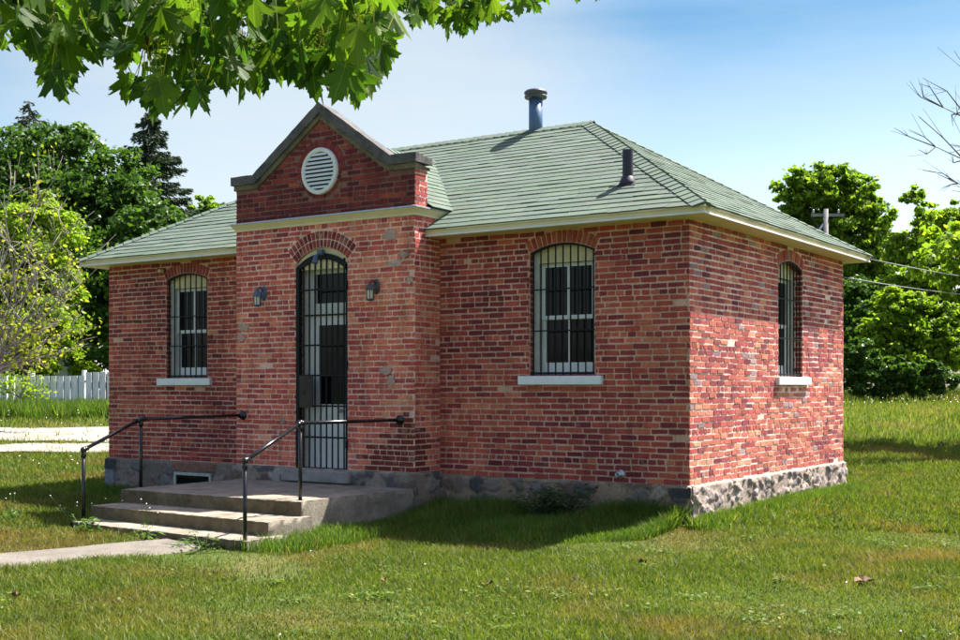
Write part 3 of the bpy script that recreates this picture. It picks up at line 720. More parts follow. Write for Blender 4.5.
# ---- windows
def arch_pts(h, inset=0, K=14):
    r, zc, th = arch(h); r2 = r-inset; t2 = math.asin(min(1, (h['w']/2-inset)/r2))
    return [(h['cx']+r2*math.sin(-t2+2*t2*i/K), zc+r2*math.cos(-t2+2*t2*i/K)) for i in range(K+1)]
def bar_grille(fr, h, nb, zs_h, parent, n0=-.028, rb=.0095):
    mb = MB(); hw = h['w']/2; pts = arch_pts(h, .012)
    def topz(x):
        for i in range(len(pts)-1):
            if pts[i][0] <= x <= pts[i+1][0]: t = (x-pts[i][0])/(pts[i+1][0]-pts[i][0]); return pts[i][1]+(pts[i+1][1]-pts[i][1])*t
        return h['zs']
    for i in range(nb):
        x = h['cx']-hw+.035+(h['w']-.07)*i/(nb-1); mb.tube([fr(x, h['zb']+.01, n0), fr(x, topz(x), n0)], rb, 6)
    for z in zs_h: mb.fbox(fr, h['cx']-hw-.02, h['cx']+hw+.0, z-.008, z+.008, n0+.008, n0+.016)
    mb.fbox(fr, h['cx']-hw-.01, h['cx']+hw, h['zb']+.02, h['zb']+.045, n0-.012, n0+.012)
    for i in range(len(pts)-1):
        (a, p), (c_, q) = pts[i], pts[i+1]
        mb.prism([fr(a, p-.014, n0-.015), fr(a, p+.008, n0-.015), fr(a, p+.008, n0+.015), fr(a, p-.014, n0+.015)],
                 [fr(c_, q-.014, n0-.015), fr(c_, q+.008, n0-.015), fr(c_, q+.008, n0+.015), fr(c_, q-.014, n0+.015)])
    return mb.build('security_bars', 'iron', parent)
def window(fr, h, sill, bars_h, nb=9, recess=.09, label=None):
    cx, hw = h['cx'], h['w']/2; zb, za = h['zb'], h['za']; n1, n0 = -recess, -recess-.06
    mb = MB()
    mb.fbox(fr, cx-hw, cx-hw+.075, zb, h['zs']+.02, n0-.03, n1); mb.fbox(fr, cx+hw-.075, cx+hw, zb, h['zs']+.02, n0-.03, n1)
    mb.fbox(fr, cx-hw+.075, cx+hw-.075, zb, zb+.05, n0-.03, n1+.02)
    W = mb.build('window', 'winframe', B)
    if label: W['label'] = label
    mb = MB(); pts = arch_pts(h)
    mb.add([fr(x, z, n1-.004) for x, z in pts]+[fr(pts[-1][0], h['zs']-.12, n1-.004), fr(pts[0][0], h['zs']-.12, n1-.004)], [tuple(range(len(pts)+2))])
    mb.build('head_board', 'cream_head', W)
    zt = h['zs']-.12; zm = zb+.05+(zt-zb-.05)*.5
    for k, (a, b_, nn) in enumerate(((zm-.02, zt, n0), (zb+.05, zm+.02, n0-.025))):
        x0, x1 = cx-hw+.075, cx+hw-.075; mb = MB()
        mb.fbox(fr, x0, x0+.045, a, b_, nn-.03, nn); mb.fbox(fr, x1-.045, x1, a, b_, nn-.03, nn)
        mb.fbox(fr, x0+.045, x1-.045, a, a+(.045 if k == 0 else .11), nn-.03, nn-.001); mb.fbox(fr, x0+.045, x1-.045, b_-.045, b_, nn-.03, nn-.001)
        mb.fbox(fr, cx-.016, cx+.016, a+.04, b_-.04, nn-.028, nn-.004)
        mb.build('sash', 'white', W)
        mb = MB(); mb.fbox(fr, x0, x1, a, b_, nn-.022, nn-.018); mb.build('pane', 'glass', W)
    mb = MB(); s0, s1 = sill; mb.fbox(fr, s0, s1, 1.447, 1.55, -.12, .06)
    sl = mb.build('sill', 'sill', W); bv = sl.modifiers.new('b', 'BEVEL'); bv.width = .008; bv.segments = 2
    bar_grille(fr, h, nb, bars_h, W)
    return W
window(fF, winR, (-2.17, -1.06), (2.565, 2.08))
window(fF, winL, (-8.45, -7.34), (2.45, 2.02), nb=8)
window(fE, winE, (2.62, 3.86), (2.56, 2.05), nb=8, recess=.12)

# ---- door with iron gate
cx, hw = doorH['cx'], doorH['w']/2
mb = MB(); pts = arch_pts(doorH)
mb.add([fB(x, z, -.03) for x, z in pts]+[fB(pts[-1][0], 2.93, -.03), fB(pts[0][0], 2.93, -.03)], [tuple(range(len(pts)+2))])
fr_ = MB()
fr_.fbox(fB, cx-hw, cx-hw+.10, .37, 2.94, -.20, -.13); fr_.fbox(fB, cx+hw-.08, cx+hw, .37, 2.94, -.20, -.13)
fr_.fbox(fB, cx-hw+.1, cx+hw-.08, 2.88, 2.96, -.20, -.14)
fr_.fbox(fB, cx-hw+.1, cx+hw-.08, 2.34, 2.50, -.20, -.14); fr_.fbox(fB, cx-hw+.1, cx-hw+.2, 2.5, 2.88, -.2, -.145)
D_ = fr_.build('door_frame', 'winframe', B)
mb.build('head_board', 'cream_head', D_)
mb = MB(); mb.fbox(fB, cx-hw+.2, cx+hw-.08, 2.50, 2.88, -.19, -.185); mb.build('transom_pane', 'glass', D_)
mb = MB()
mb.fbox(fB, cx-hw+.1, cx+hw-.08, .38, 1.20, -.21, -.16); mb.fbox(fB, cx-hw+.1, cx-hw+.24, 1.20, 2.34, -.21, -.16)
mb.fbox(fB, cx+hw-.13, cx+hw-.08, 1.2, 2.34, -.21, -.16); mb.fbox(fB, cx-hw+.24, cx+hw-.13, 2.22, 2.34, -.21, -.16)
mb.fbox(fB, cx-hw+.2, cx+hw-.16, .5, .55, -.16, -.150); mb.fbox(fB, cx-hw+.2, cx+hw-.16, 1.05, 1.1, -.16, -.150)
mb.fbox(fB, cx-hw+.2, cx-hw+.25, .55, 1.05, -.16, -.150); mb.fbox(fB, cx+hw-.21, cx+hw-.16, .55, 1.05, -.16, -.150)
dr = mb.build('door', 'white', B)
mb = MB(); mb.fbox(fB, cx-hw+.24, cx+hw-.13, 1.20, 2.22, -.20, -.18); mb.build('pane', 'glass', dr)
mb = MB(); mb.tube([fB(cx+.22, 1.12, -.16), fB(cx+.22, 1.12, -.11)], .012, 8); mb.ball(fB(cx+.22, 1.12, -.10), .03); mb.build('handle', 'galv', dr, True)
# gate
g = dict(doorH); g['za'] = 3.13; g['zs'] = 2.96
mb = MB(); n0 = -.015
mb.fbox(fB, cx-hw+.002, cx-hw+.055, .37, 2.97, n0-.03, n0+.03); mb.fbox(fB, cx+hw-.03, cx+hw-.004, .37, 2.97, n0-.03, n0+.02)
pts = arch_pts(g, .002)
for i in range(len(pts)-1):
    (a, p), (c_, q) = pts[i], pts[i+1]
    mb.prism([fB(a, p-.075, n0-.02), fB(a, p, n0-.02), fB(a, p, n0+.02), fB(a, p-.075, n0+.02)], [fB(c_, q-.075, n0-.02), fB(c_, q, n0-.02), fB(c_, q, n0+.02), fB(c_, q-.075, n0+.02)])
for i in range(8):
    x = cx-hw+.11+(doorH['w']-.16)*i/7.2; mb.tube([fB(x, .39, n0), fB(x, 3.05, n0)], .0105, 6)
for z in (.385, .78, 1.18, 1.57, 1.956, 2.34, 2.667): mb.fbox(fB, cx-hw+.05, cx+hw-.02, z-.011, z+.011, n0+.009, n0+.018)
gate = mb.build('security_gate', 'iron', B)
mb = MB(); mb.fbox(fB, cx-hw+.06, cx-.14, 1.16, 1.57, n0+.018, n0+.03); mb.lathe(fB(cx-.30, 1.36, n0+.03), [(.03, 0), (.03, .012), (.012, .014)], 12, 'Y'); mb.build('lock_plate', 'lock', gate)
for z in (.7, 1.7, 2.7): mb = MB(); mb.tube([fB(cx+hw-.006, z-.05, .012), fB(cx+hw-.006, z+.05, .012)], .018, 8); mb.build('hinge', 'iron', gate)
# ---- lamps at the door
def lantern(X, z, mt, lab):
    mb = MB(); c0 = fB(X, z, .012)
    mb.lathe((X, BY, z), [(.05, 0), (.05, .018), (.035, .03)], 20, 'Y')
    o = mb.build('wall_lamp', mt, B); 
    for v_ in o.data.vertices: v_.co.z = z+(v_.co.z-z)*1.9
    o['label'] = lab
    mb = MB(); mb.tube([fB(X, z+.02, .02), fB(X, z+.07, .06), fB(X, z+.065, .11), fB(X, z+.03, .13)], .012, 8)
    mb.lathe(fB(X, z, .13), [(.008, .06), (.018, .05), (.012, .035), (.035, .02), (.06, -.02), (.066, -.05), (.06, -.052)][::-1], 6); mb.build('cap', mt, o)
    mb = MB()
    for k in range(6):
        a = math.pi/3*k; x_, y_ = .05*math.cos(a), .05*math.sin(a); c_ = fB(X, z, .13)
        mb.tube([c_+Vector((x_, y_, -.05)), c_+Vector((x_*.9, y_*.9, -.16))], .005, 4)
    mb.lathe(fB(X, z, .13), [(.05, -.16), (.055, -.158), (.05, -.178), (.02, -.185)][::-1], 6); mb.build('cage', mt, o)
    mb = MB(); mb.lathe(fB(X, z, .13), [(.036, -.158), (.04, -.052)], 10); mb.build('glass', 'lampglass', o)
lantern(-5.83, 2.66, 'lamp', 'blue-grey lantern left of the door'); lantern(-3.93, 2.66, 'lamp_brown', 'bronze lantern right of the door')
mb = MB(); mb.fbox(fB, -4.87, -4.79, 3.10, 3.17, -.01, .05); mb.tube([fB(-4.83, 3.13, .03), fB(-4.83, 3.08, .10)], .012, 8)
mb.tube([fB(-4.83, 3.09, .11), fB(-4.83, 2.99, .13)], [.025, .04], 12); mb.build('spotlight', 'lamp', B)

# ------------------------------------------------------------------ porch steps
PS = empty('porch_steps', (-4.8, -2, -.2), 'weathered concrete landing and two steps in front of the barred door', 'steps')
def slab(name, x0, x1, y0, y1, z0, z1, skewl=0, skewr=0):
    st = .06; mb = [[], [], []]
    def plane(A, Bv, Cv, n_):
        A, Bv, Cv, n_ = map(lambda q: np.array(q, float), (A, Bv, Cv, n_))
        nu = max(2, int(np.linalg.norm(Bv)/st)+1); nv = max(2, int(np.linalg.norm(Cv)/st)+1)
        a, b_ = np.meshgrid(np.linspace(0, 1, nu), np.linspace(0, 1, nv)); 
        V = A+a.ravel()[:, None]*Bv+b_.ravel()[:, None]*Cv
        i = np.arange(nu*nv).reshape(nv, nu); F = np.stack([i[:-1, :-1], i[:-1, 1:], i[1:, 1:], i[1:, :-1]], -1).reshape(-1, 4)
        k = sum(len(q) for q in mb[0]); mb[0].append(V); mb[1].append(F+k)
    plane((x0, y0, z1), (x1-x0, 0, 0), (0, y1-y0, 0), (0, 0, 1)); plane((x0, y0, z0), (x1-x0, 0, 0), (0, 0, z1-z0), 0)
    plane((x1, y0, z0), (0, y1-y0, 0), (0, 0, z1-z0), 0); plane((x0, y0, z0), (0, y1-y0, 0), (0, 0, z1-z0), 0)
    V = np.vstack(mb[0])
    t = (V[:, 0]-x0)/(x1-x0)
    h = .004*np.sin(V[:, 0]*5.3+V[:, 1]*5.1)+.004*np.sin(V[:, 0]*19+V[:, 2]*23)+.003*np.sin(V[:, 0]*41+V[:, 1]*37)+NR.uniform(-.004, .004, len(V))
    edge = (np.abs(V[:, 1]-y0) < .01)
    V[:, 1] += edge*h+ (t*skewr+(1-t)*skewl)*edge; V[:, 2] += np.where(V[:, 2] > z1-.01, -np.abs(h)*.6-.004*edge, 0); V[:, 0] += .6*h*(np.abs(V[:, 0]-x1) < .01)
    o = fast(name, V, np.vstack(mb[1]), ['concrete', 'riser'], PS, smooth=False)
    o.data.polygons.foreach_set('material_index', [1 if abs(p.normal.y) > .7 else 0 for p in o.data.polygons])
    wd = o.modifiers.new('w', 'WELD'); wd.merge_threshold = .002
    return o
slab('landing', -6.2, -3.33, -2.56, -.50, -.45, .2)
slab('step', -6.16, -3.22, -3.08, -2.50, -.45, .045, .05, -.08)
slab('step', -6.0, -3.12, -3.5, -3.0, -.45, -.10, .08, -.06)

# ------------------------------------------------------------------ handrails
def handrail(P_low, low_top, P_top, top_z, wall, lab):
    E = empty('handrail', (P_low[0], P_low[1], P_low[2]), lab, 'handrail', None)
    a, b_, c_ = Vector((P_low[0], P_low[1], low_top)), Vector((P_top[0], P_top[1], top_z)), Vector(wall)
    mb = MB(); mb.tube([a, b_, c_], .022, 10); 
    # pipe made of straight lengths with fittings
    mb = MB(); mb.tube([a, b_], .021, 10); mb.tube([b_, c_], .021, 10); mb.build('rail', 'rail', E, True)
    for p, zt in ((P_low, low_top), (P_top, top_z)):
        mb = MB(); mb.tube([(p[0], p[1], p[2]-.15), (p[0], p[1], zt)], .021, 10); mb.lathe((p[0], p[1], p[2]-.005), [(.05, -.01), (.05, .008), (.03, .014)], 14); mb.build('post', 'rail', E, True)
        mb = MB(); mb.ball((p[0], p[1], zt), .037, 12); mb.tube([(p[0], p[1], zt-.085), (p[0], p[1], zt-.02)], .029, 10)
        d = (b_-a).normalized(); q = Vector((p[0], p[1], zt)); s_ = 1 if p is P_low else -1; mb.tube([q, q+d*s_*.07], .029, 10)
        if p is P_top: mb.tube([q, q+(c_-b_).normalized()*.07], .029, 10)
        mb.build('fitting', 'rail', E, True)
    mb = MB(); mb.lathe(c_, [(.06, -.012), (.06, .006), (.032, .014), (.03, .06)], 16, 'Y'); mb.build('wall_flange', 'rail', E, True)
    return E
handrail((-3.2, -3.512, -.15), .685, (-3.46, -2.42, .19), 1.03, (-3.56, BY-.02, 1.02), 'black pipe handrail right of the steps, in front of the door gate')
handrail((-6.13, -3.16, -.17), .695, (-6.24, -2.23, .19), 1.03, (-6.21, BY-.02, 1.045), 'black pipe handrail left of the steps, over the basement window')

# ------------------------------------------------------------------ ground
def gridmesh(name, xs, ys, mat, f, kind='structure'):
    X, Y = np.meshgrid(xs, ys); Z = f(X, Y); V = np.stack([X.ravel(), Y.ravel(), Z.ravel()], 1)
    nx, ny = len(xs), len(ys); i = np.arange(nx*ny).reshape(ny, nx)
    F = np.stack([i[:-1, :-1], i[:-1, 1:], i[1:, 1:], i[1:, :-1]], -1).reshape(-1, 4)
    o = fast(name, V, F, mat, None, smooth=True); return tag(o, kind=kind)
xs = np.concatenate([np.linspace(-1500, -80, 12), np.linspace(-75, -15, 40), np.linspace(-14, 16, 150), np.linspace(17, 70, 36), np.linspace(80, 1500, 12)])
ys = np.concatenate([np.linspace(-1500, -60, 8), np.linspace(-50, -16, 20), np.linspace(-15, 14, 150), np.linspace(15, 90, 70), np.linspace(100, 1500, 14)])
tag(gridmesh('lawn', xs, ys, 'soil', ground), 'lawn and field around the building')
# curb-less gravel drive in two wheel tracks (laid across the view left of the building), and the front path
def strip(name, A, mat, lift, seg=1.2, wob=.12, th=.0):
    """A: list of (centre point, half width)"""
    P, Wd = [], []
    for (p, w0), (q, w1) in zip(A[:-1], A[1:]):
        p, q = Vector(p).to_2d(), Vector(q).to_2d(); k = max(1, int((q-p).length/seg))
        for j in range(k): P.append(p.lerp(q, j/k)); Wd.append(w0+(w1-w0)*j/k)
    P.append(Vector(A[-1][0]).to_2d()); Wd.append(A[-1][1])
    V = []; K = 6
    for i, p in enumerate(P):
        t = (P[min(i+1, len(P)-1)]-P[max(0, i-1)]).normalized(); nn = Vector((-t.y, t.x))
        w_ = Wd[i]; e0 = 1+RG.uniform(-wob, wob); e1 = 1+RG.uniform(-wob, wob)
        for j in range(K+1):
            s_ = -e0+(e0+e1)*j/K; q = p+nn*w_*s_; V.append((q.x, q.y, gz(q.x, q.y)+lift-(th if j in (0, K) else 0)))
    i = np.arange(len(V)).reshape(-1, K+1); F = np.stack([i[:-1, :-1], i[:-1, 1:], i[1:, 1:], i[1:, :-1]], -1).reshape(-1, 4)
    return tag(fast(name, V, F, mat, None, smooth=True), kind='structure')
tag(strip('gravel_driveway', [(rd(-45, 29.5), 1.6), (rd(-20, 27.6), 1.7), (rd(-3, 27.2), 1.6), (rd(3, 27.0), 1.0)], 'gravel', .03), 'far wheel track of the pale gravel drive')
tag(strip('gravel_driveway', [(rd(-45, 25.7), .9), (rd(-20, 24.7), .85), (rd(-3, 24.6), .8), (rd(3, 24.4), .5)], 'gravel', .03), 'near wheel track of the pale gravel drive')
PATH = [(Vector((-4.55, -3.55, 0)), .75), (Vector((-4.40, -4.2, 0)), .62), (Vector((-4.5, -4.95, 0)), .56), (Vector((-5.2, -6.4, 0)), .55), (Vector((-8.5, -13, 0)), .55)]
strip('path', [((-4.0, -3.62, 0), .42), ((-4.15, -4.25, 0), .50), ((-4.5, -5.3, 0), .50), ((-5.4, -7.5, 0), .55), ((-8.2, -14, 0), .55)], 'path', .035, seg=.3, wob=.10, th=.05)

# ------------------------------------------------------------------ grass
def blades(name, X, Y, h, wd, mat, label, lean=.35, keep=None, bend=True, seed=1):
    rg = np.random.default_rng(seed)
    if keep is not None: k = keep(X, Y); X, Y, h, wd = X[k], Y[k], h[k], wd[k]
    n_ = len(X); Z = ground(X, Y)-.008
    a = rg.uniform(0, 2*math.pi, n_); la = rg.uniform(0, 2*math.pi, n_); lm = rg.uniform(0, lean, n_)*h
    dx, dy = np.cos(a)*wd/2, np.sin(a)*wd/2; lx, ly = np.cos(la)*lm, np.sin(la)*lm
    b0 = np.stack([X-dx, Y-dy, Z], 1); b1 = np.stack([X+dx, Y+dy, Z], 1)
    tip = np.stack([X+lx*1.6, Y+ly*1.6, Z+h*.97], 1)
    if bend:
        m0 = np.stack([X-dx*.7+lx*.55, Y-dy*.7+ly*.55, Z+h*.55], 1); m1 = np.stack([X+dx*.7+lx*.55, Y+dy*.7+ly*.55, Z+h*.55], 1)
        V = np.stack([b0, b1, m1, m0, tip], 1).reshape(-1, 3); i = np.arange(n_)[:, None]*5
        F = np.concatenate([i+np.array([[0, 1, 2]]), i+np.array([[0, 2, 3]]), i+np.array([[3, 2, 4]])])
    else:
        V = np.stack([b0, b1, tip], 1).reshape(-1, 3); F = np.arange(n_*3).reshape(-1, 3)
    return tag(fast(name, V, F, mat), label, 'grass', kind='stuff')
def inbox(X, Y, x0, x1, y0, y1): return (X > x0) & (X < x1) & (Y > y0) & (Y < y1)
def seg_d(X, Y, a, b_):
    ax, ay = a; bx, by = b_; t = np.clip(((X-ax)*(bx-ax)+(Y-ay)*(by-ay))/((bx-ax)**2+(by-ay)**2), 0, 1)
    return np.hypot(X-ax-t*(bx-ax), Y-ay-t*(by-ay))
def keepfn(X, Y):
    k = ~inbox(X, Y, -LX-.02, .02, -.02, LY+.02) & ~inbox(X, Y, BX0-.02, BX1+.02, BY-.02, 0) & ~inbox(X, Y, -6.2, -3.34, -2.56, -.5) & ~inbox(X, Y, -6.1, -3.2, -3.5, -2.5)
    nz_ = .05*np.sin(X*5+Y*3)+.04*np.sin(X*13-Y*9)+NR.normal(0, .035, X.shape)
    d1 = np.minimum.reduce([seg_d(X, Y, (-4.0, -3.62), (-4.15, -4.25)), seg_d(X, Y, (-4.15, -4.25), (-4.5, -5.3)), seg_d(X, Y, (-4.5, -5.3), (-5.4, -7.5)), seg_d(X, Y, (-5.4, -7.5), (-8.2, -14))])
    k &= d1 > .46+nz_
    R_ = (X-CAM.x)*CY+(Y-CAM.y)*SY; D = -(X-CAM.x)*SY+(Y-CAM.y)*CY
    c1 = np.interp(R_, [-45, -20, -5, 14], [29.5, 27.6, 27.2, 27.0]); c2 = np.interp(R_, [-45, -20, -5, 12], [25.9, 24.6, 24.5, 24.4])
    nn = .35*np.sin(R_*1.3)+.2*np.sin(R_*3.1)
    k &= ~((R_ < 3) & (np.abs(D-c1) < 1.6+nn*.6) & (NR.random(X.shape) > .05)) & ~((R_ < 3) & (np.abs(D-c2) < .66+nn*.4) & (NR.random(X.shape) > .05))
    # worn ground before the steps
    worn = (seg_d(X, Y, (-4.2, -3.75), (-1.9, -4.4)) < .45+nz_*2.5) & (NR.random(X.shape) > .22)
    return k & ~worn
def scatter(n_, d0, d1, seed, rmax=None, power=1.0):
    rg = np.random.default_rng(seed); D = d0+(d1-d0)*rg.random(n_)**power
    R_ = rg.uniform(-1, 1, n_)*(.44*D+2.6)
    return CAM.x+R_*CY-D*SY, CAM.y+R_*SY+D*CY, D, rg
X, Y, D, rg = scatter(430000, 5.6, 13.5, 21, power=.95)
patch = .75+.5*np.sin(X*1.1+2)*np.sin(Y*1.4)+.25*rg.random(len(X))
blades('grass', X, Y, (.035+.045*rg.random(len(X)))*np.clip(patch, .5, 1.3), .006+.004*rg.random(len(X)), 'grass', 'short mown lawn grass in the foreground, partly dry', keep=keepfn, seed=1, lean=.7)
X, Y, D, rg = scatter(310000, 13, 26, 22, power=1.0)
blades('grass', X, Y, .05+.06*rg.random(len(X)), .012+.008*rg.random(len(X)), 'grass', 'lawn grass around the building as far as the drive', keep=keepfn, seed=2, lean=.6)
X, Y, D, rg = scatter(240000, 25, 75, 23, power=1.15)
blades('grass', X, Y, (.07+.11*rg.random(len(X))), .022+.025*rg.random(len(X)), 'fieldgrass', 'rough field grass beyond the drive and behind the building', keep=keepfn, bend=False, seed=3)
# tall unmown grass in the shade of the front wall and along the foundations
def tall(n_, x0, x1, yf, depth, seed, h0, h1):
    rg = np.random.default_rng(seed); X = rg.uniform(x0, x1, n_); t = rg.random(n_)**1.35
    return X, yf(X)-t*depth(X), (h0+(h1-h0)*rg.random(n_))*(1-.78*t**1.3)*(.75+.4*np.sin(X*3.1)*np.sin(X*1.3+t*4)+.1), .007+.006*rg.random(n_)
X, Y, h, wd = tall(34000, -3.3, -.02, lambda x: np.where(x > 0, .3, -.05), lambda x: np.interp(x, [-3.3, -2.4, -1, 0, .3], [1.9, 1.9, 1.8, .9, .3]), 31, .12, .38)
blades('grass', X, Y, h, wd, 'tallgrass', 'tall unmown green grass along the shaded front wall', keep=keepfn, seed=4, lean=.5)
rg = np.random.default_rng(33); nn = 9000; X = rg.exponential(.12, nn)+.09; Y = rg.uniform(-.3, 5.7, nn)
X2 = rg.uniform(-9.8, -6.3, 6000); Y2 = -.05-rg.exponential(.18, 6000); X3 = rg.uniform(-3.3, -2.5, 3500); Y3 = rg.uniform(-3.6, -2.0, 3500); X4 = -6.25-rg.exponential(.12, 2500); Y4 = rg.uniform(-2.6, -.2, 2500)
X = np.concatenate([X, X2, X3, X4]); Y = np.concatenate([Y, Y2, Y3, Y4]); nn = len(X)
blades('grass', X, Y, .06+.12*rg.random(nn), .007+.006*rg.random(nn), 'tallgrass', 'longer grass tufts against the foundation and steps', keep=keepfn, seed=5, lean=.5)
# long grass at the fence foot and at the hedge
X, Y, D, rg = scatter(60000, 31.5, 34.9, 35); R_ = (X-CAM.x)*CY+(Y-CAM.y)*SY; k = R_ < -8
blades('grass', X[k], Y[k], .18+.35*rg.random(k.sum()), .03+.03*rg.random(k.sum()), 'tallgrass', 'long weedy grass at the foot of the white fence', keep=keepfn, bend=False, seed=6)
X, Y, D, rg = scatter(70000, 40, 66, 36); R_ = (X-CAM.x)*CY+(Y-CAM.y)*SY; k = R_ > 9
blades('grass', X[k], Y[k],    .12+.26*rg.random(k.sum()), .025+.02*rg.random(k.sum()), 'fieldgrass', 'tall seeding field grass in front of the shrubs at right', keep=keepfn, bend=False, seed=7)
# low broad-leaved weeds and clover mixed into the lawn
rg = np.random.default_rng(61); nc_ = 200; D = rg.uniform(6.8, 20, nc_); R_ = rg.uniform(-.46, .46, nc_)*D
cxs, cys = CAM.x+R_*CY-D*SY, CAM.y+R_*SY+D*CY; wi = rg.integers(0, nc_, 7000); sp = rg.uniform(.04, .16, nc_)[wi]
X, Y = cxs[wi]+rg.normal(size=len(wi))*sp, cys[wi]+rg.normal(size=len(wi))*sp; k = keepfn(X, Y); X, Y = X[k], Y[k]; m_ = len(X)
P_ = np.stack([X, Y, ground(X, Y)+rg.uniform(.015, .06, m_)], 1); a = rg.uniform(0, 6.28, m_); t_ = np.stack([np.cos(a), np.sin(a), rg.uniform(-.4, .4, m_)], 1); b_ = np.stack([-np.sin(a), np.cos(a), rg.uniform(-.4, .4, m_)], 1); s_ = rg.uniform(.012, .034, m_)[:, None]
tag(fast('clover', np.stack([P_-t_*s_*.6, P_+b_*s_*.5, P_+t_*s_*.8, P_-b_*s_*.5], 1).reshape(-1, 3), np.arange(m_*4).reshape(-1, 4), 'tallgrass'), 'low clover and broad-leaved weeds scattered through the lawn', 'clover', kind='stuff')
# wildflower heads
def flower_field(n_, d0, d1, r0, r1, z0, z1, size, seed, label):
    rg = np.random.default_rng(seed); D = rg.uniform(d0, d1, n_); R_ = rg.uniform(r0, r1, n_)*D
    X, Y = CAM.x+R_*CY-D*SY, CAM.y+R_*SY+D*CY; k = keepfn(X, Y); X, Y, D = X[k], Y[k], D[k]; n_ = len(X); Z = ground(X, Y)+rg.uniform(z0, z1, n_)
    V = []; 
    for dx, dy, dz in ((1, 0, 0), (0, 1, .3), (-1, 0, 0), (0, -1, -.3), (0, .2, .8)): V.append(np.stack([X+dx*size, Y+dy*size, Z+dz*size], 1))
    V = np.stack(V, 1).reshape(-1, 3); i = np.arange(n_)[:, None]*5
    F = np.concatenate([i+np.array([q]) for q in ([0, 1, 4], [1, 2, 4], [2, 3, 4], [3, 0, 4])])
    tag(fast('wildflowers', V, F, 'petal'), label, 'wildflowers', kind='stuff')
flower_field(260, 36, 60, .28, .46, .10, .28, .016, 41, 'white wildflower heads dotted over the field at right')
flower_field(60, 20, 34.5, -.44, -.28, .06, .3, .014, 42, 'white wildflower heads in the grass left of the building')
flower_field(10, 7.5, 13, -.4, .44, .02, .05, .008, 43, 'small fallen white petals scattered on the near lawn')

# ------------------------------------------------------------------ vegetation
def leaf_cloud(C, Rr, n_, size, seed, flat=.5, clump=None):
    """leaves in sub-clumps on and inside ellipsoids; returns verts, quads"""
    rg = np.random.default_rng(seed); P = []; tot = sum(r**2 for r in Rr); OUT = []
    for c_, r in zip(C, Rr):
        m_ = int(n_*r**2/tot); nc = max(6, int(m_/(clump or 90)))
        dr = rg.normal(size=(nc, 3)); dr /= np.linalg.norm(dr, axis=1)[:, None]
        rad = r*(.35+.85*rg.random(nc)**.7); cc = np.array(c_)+dr*rad[:, None]*np.array([1, 1, .9])
        w_ = rg.integers(0, nc, m_); s_ = r*(.06+.15*rg.random(nc)**1.5)[w_]
        q = rg.normal(size=(m_, 3))*s_[:, None]*np.array([1, 1, .55]); P.append(cc[w_]+q); OUT.append(dr[w_]+np.array([0, 0, .5]))
    P = np.vstack(P); OUT = np.vstack(OUT); m_ = len(P)
    nrm = OUT*flat+rg.normal(size=(m_, 3))*.6; nrm /= np.linalg.norm(nrm, axis=1)[:, None]
    t = np.cross(nrm, rg.normal(size=(m_, 3))); t /= np.linalg.norm(t, axis=1)[:, None]; b_ = np.cross(nrm, t)
    s_ = size*(.6+.8*rg.random(m_))[:, None]
    V = np.stack([P-t*s_*.55, P+b_*s_*.38+nrm*s_*.08, P+t*s_*.55-nrm*s_*.1, P-b_*s_*.38+nrm*s_*.08], 1).reshape(-1, 3)
    return V, np.arange(m_*4).reshape(-1, 4)
def limbs(mb, base, targets, r0, rg, crook=.08):
    base = Vector(base)
    for t in targets:
        t = Vector(t); L_ = (t-base).length; pts = [base]; 
        for i in range(1, 6):
            p = base.lerp(t, i/5)+Vector((rg.uniform(-1, 1), rg.uniform(-1, 1), rg.uniform(-.3, 1)))*L_*crook*(1 if i < 5 else .2); pts.append(p)
        mb.tube(pts, [r0*(1-.17*i) for i in range(6)], 6)
def tree(name, label, cat, blobs, n_, size, mat, seed, group=None, trunk_r=.25, base=None, clump=None, flat=.5):
    """blobs: (px, py, distance, radius in px) as seen; each is placed at its real distance and size"""
    rg = random.Random(seed); C = [at(px, py, d) for px, py, d, r in blobs]; Rr = [r*d/FPX for _, _, d, r in blobs]
    if base is None:
        m_ = sum((Vector(c_) for c_ in C), Vector())/len(C); base = (m_.x, m_.y)
    g0 = gz(*base); E = empty(name, (base[0], base[1], g0), label, cat, group)
    zt = min(c_.z for c_ in C); zmid = max(g0+.6, (zt+g0)/2)
    V, F = leaf_cloud([tuple(c_) for c_ in C], Rr, n_, size, seed, flat, clump); fast('crown', V, F, mat, E)
    mb = MB(); top = Vector((base[0]+rg.uniform(-.2, .2), base[1], zmid))
    mb.tube([(base[0], base[1], g0-.3), (base[0]+rg.uniform(-.05, .05), base[1], (g0+zmid)/2), top], [trunk_r*1.35, trunk_r, trunk_r*.85], 9); mb.build('trunk', 'bark', E, True)
    mb = MB(); limbs(mb, top, [c_.lerp(top, .1) for c_ in C], trunk_r*.5, rg)
    for c_, r in zip(C, Rr): limbs(mb, c_, [c_+Vector((rg.uniform(-1, 1), rg.uniform(-1, 1), rg.uniform(-.3, 1)))*r*.8 for _ in range(4)], trunk_r*.18, rg)
    mb.build('branches', 'bark', E, True)
    return E
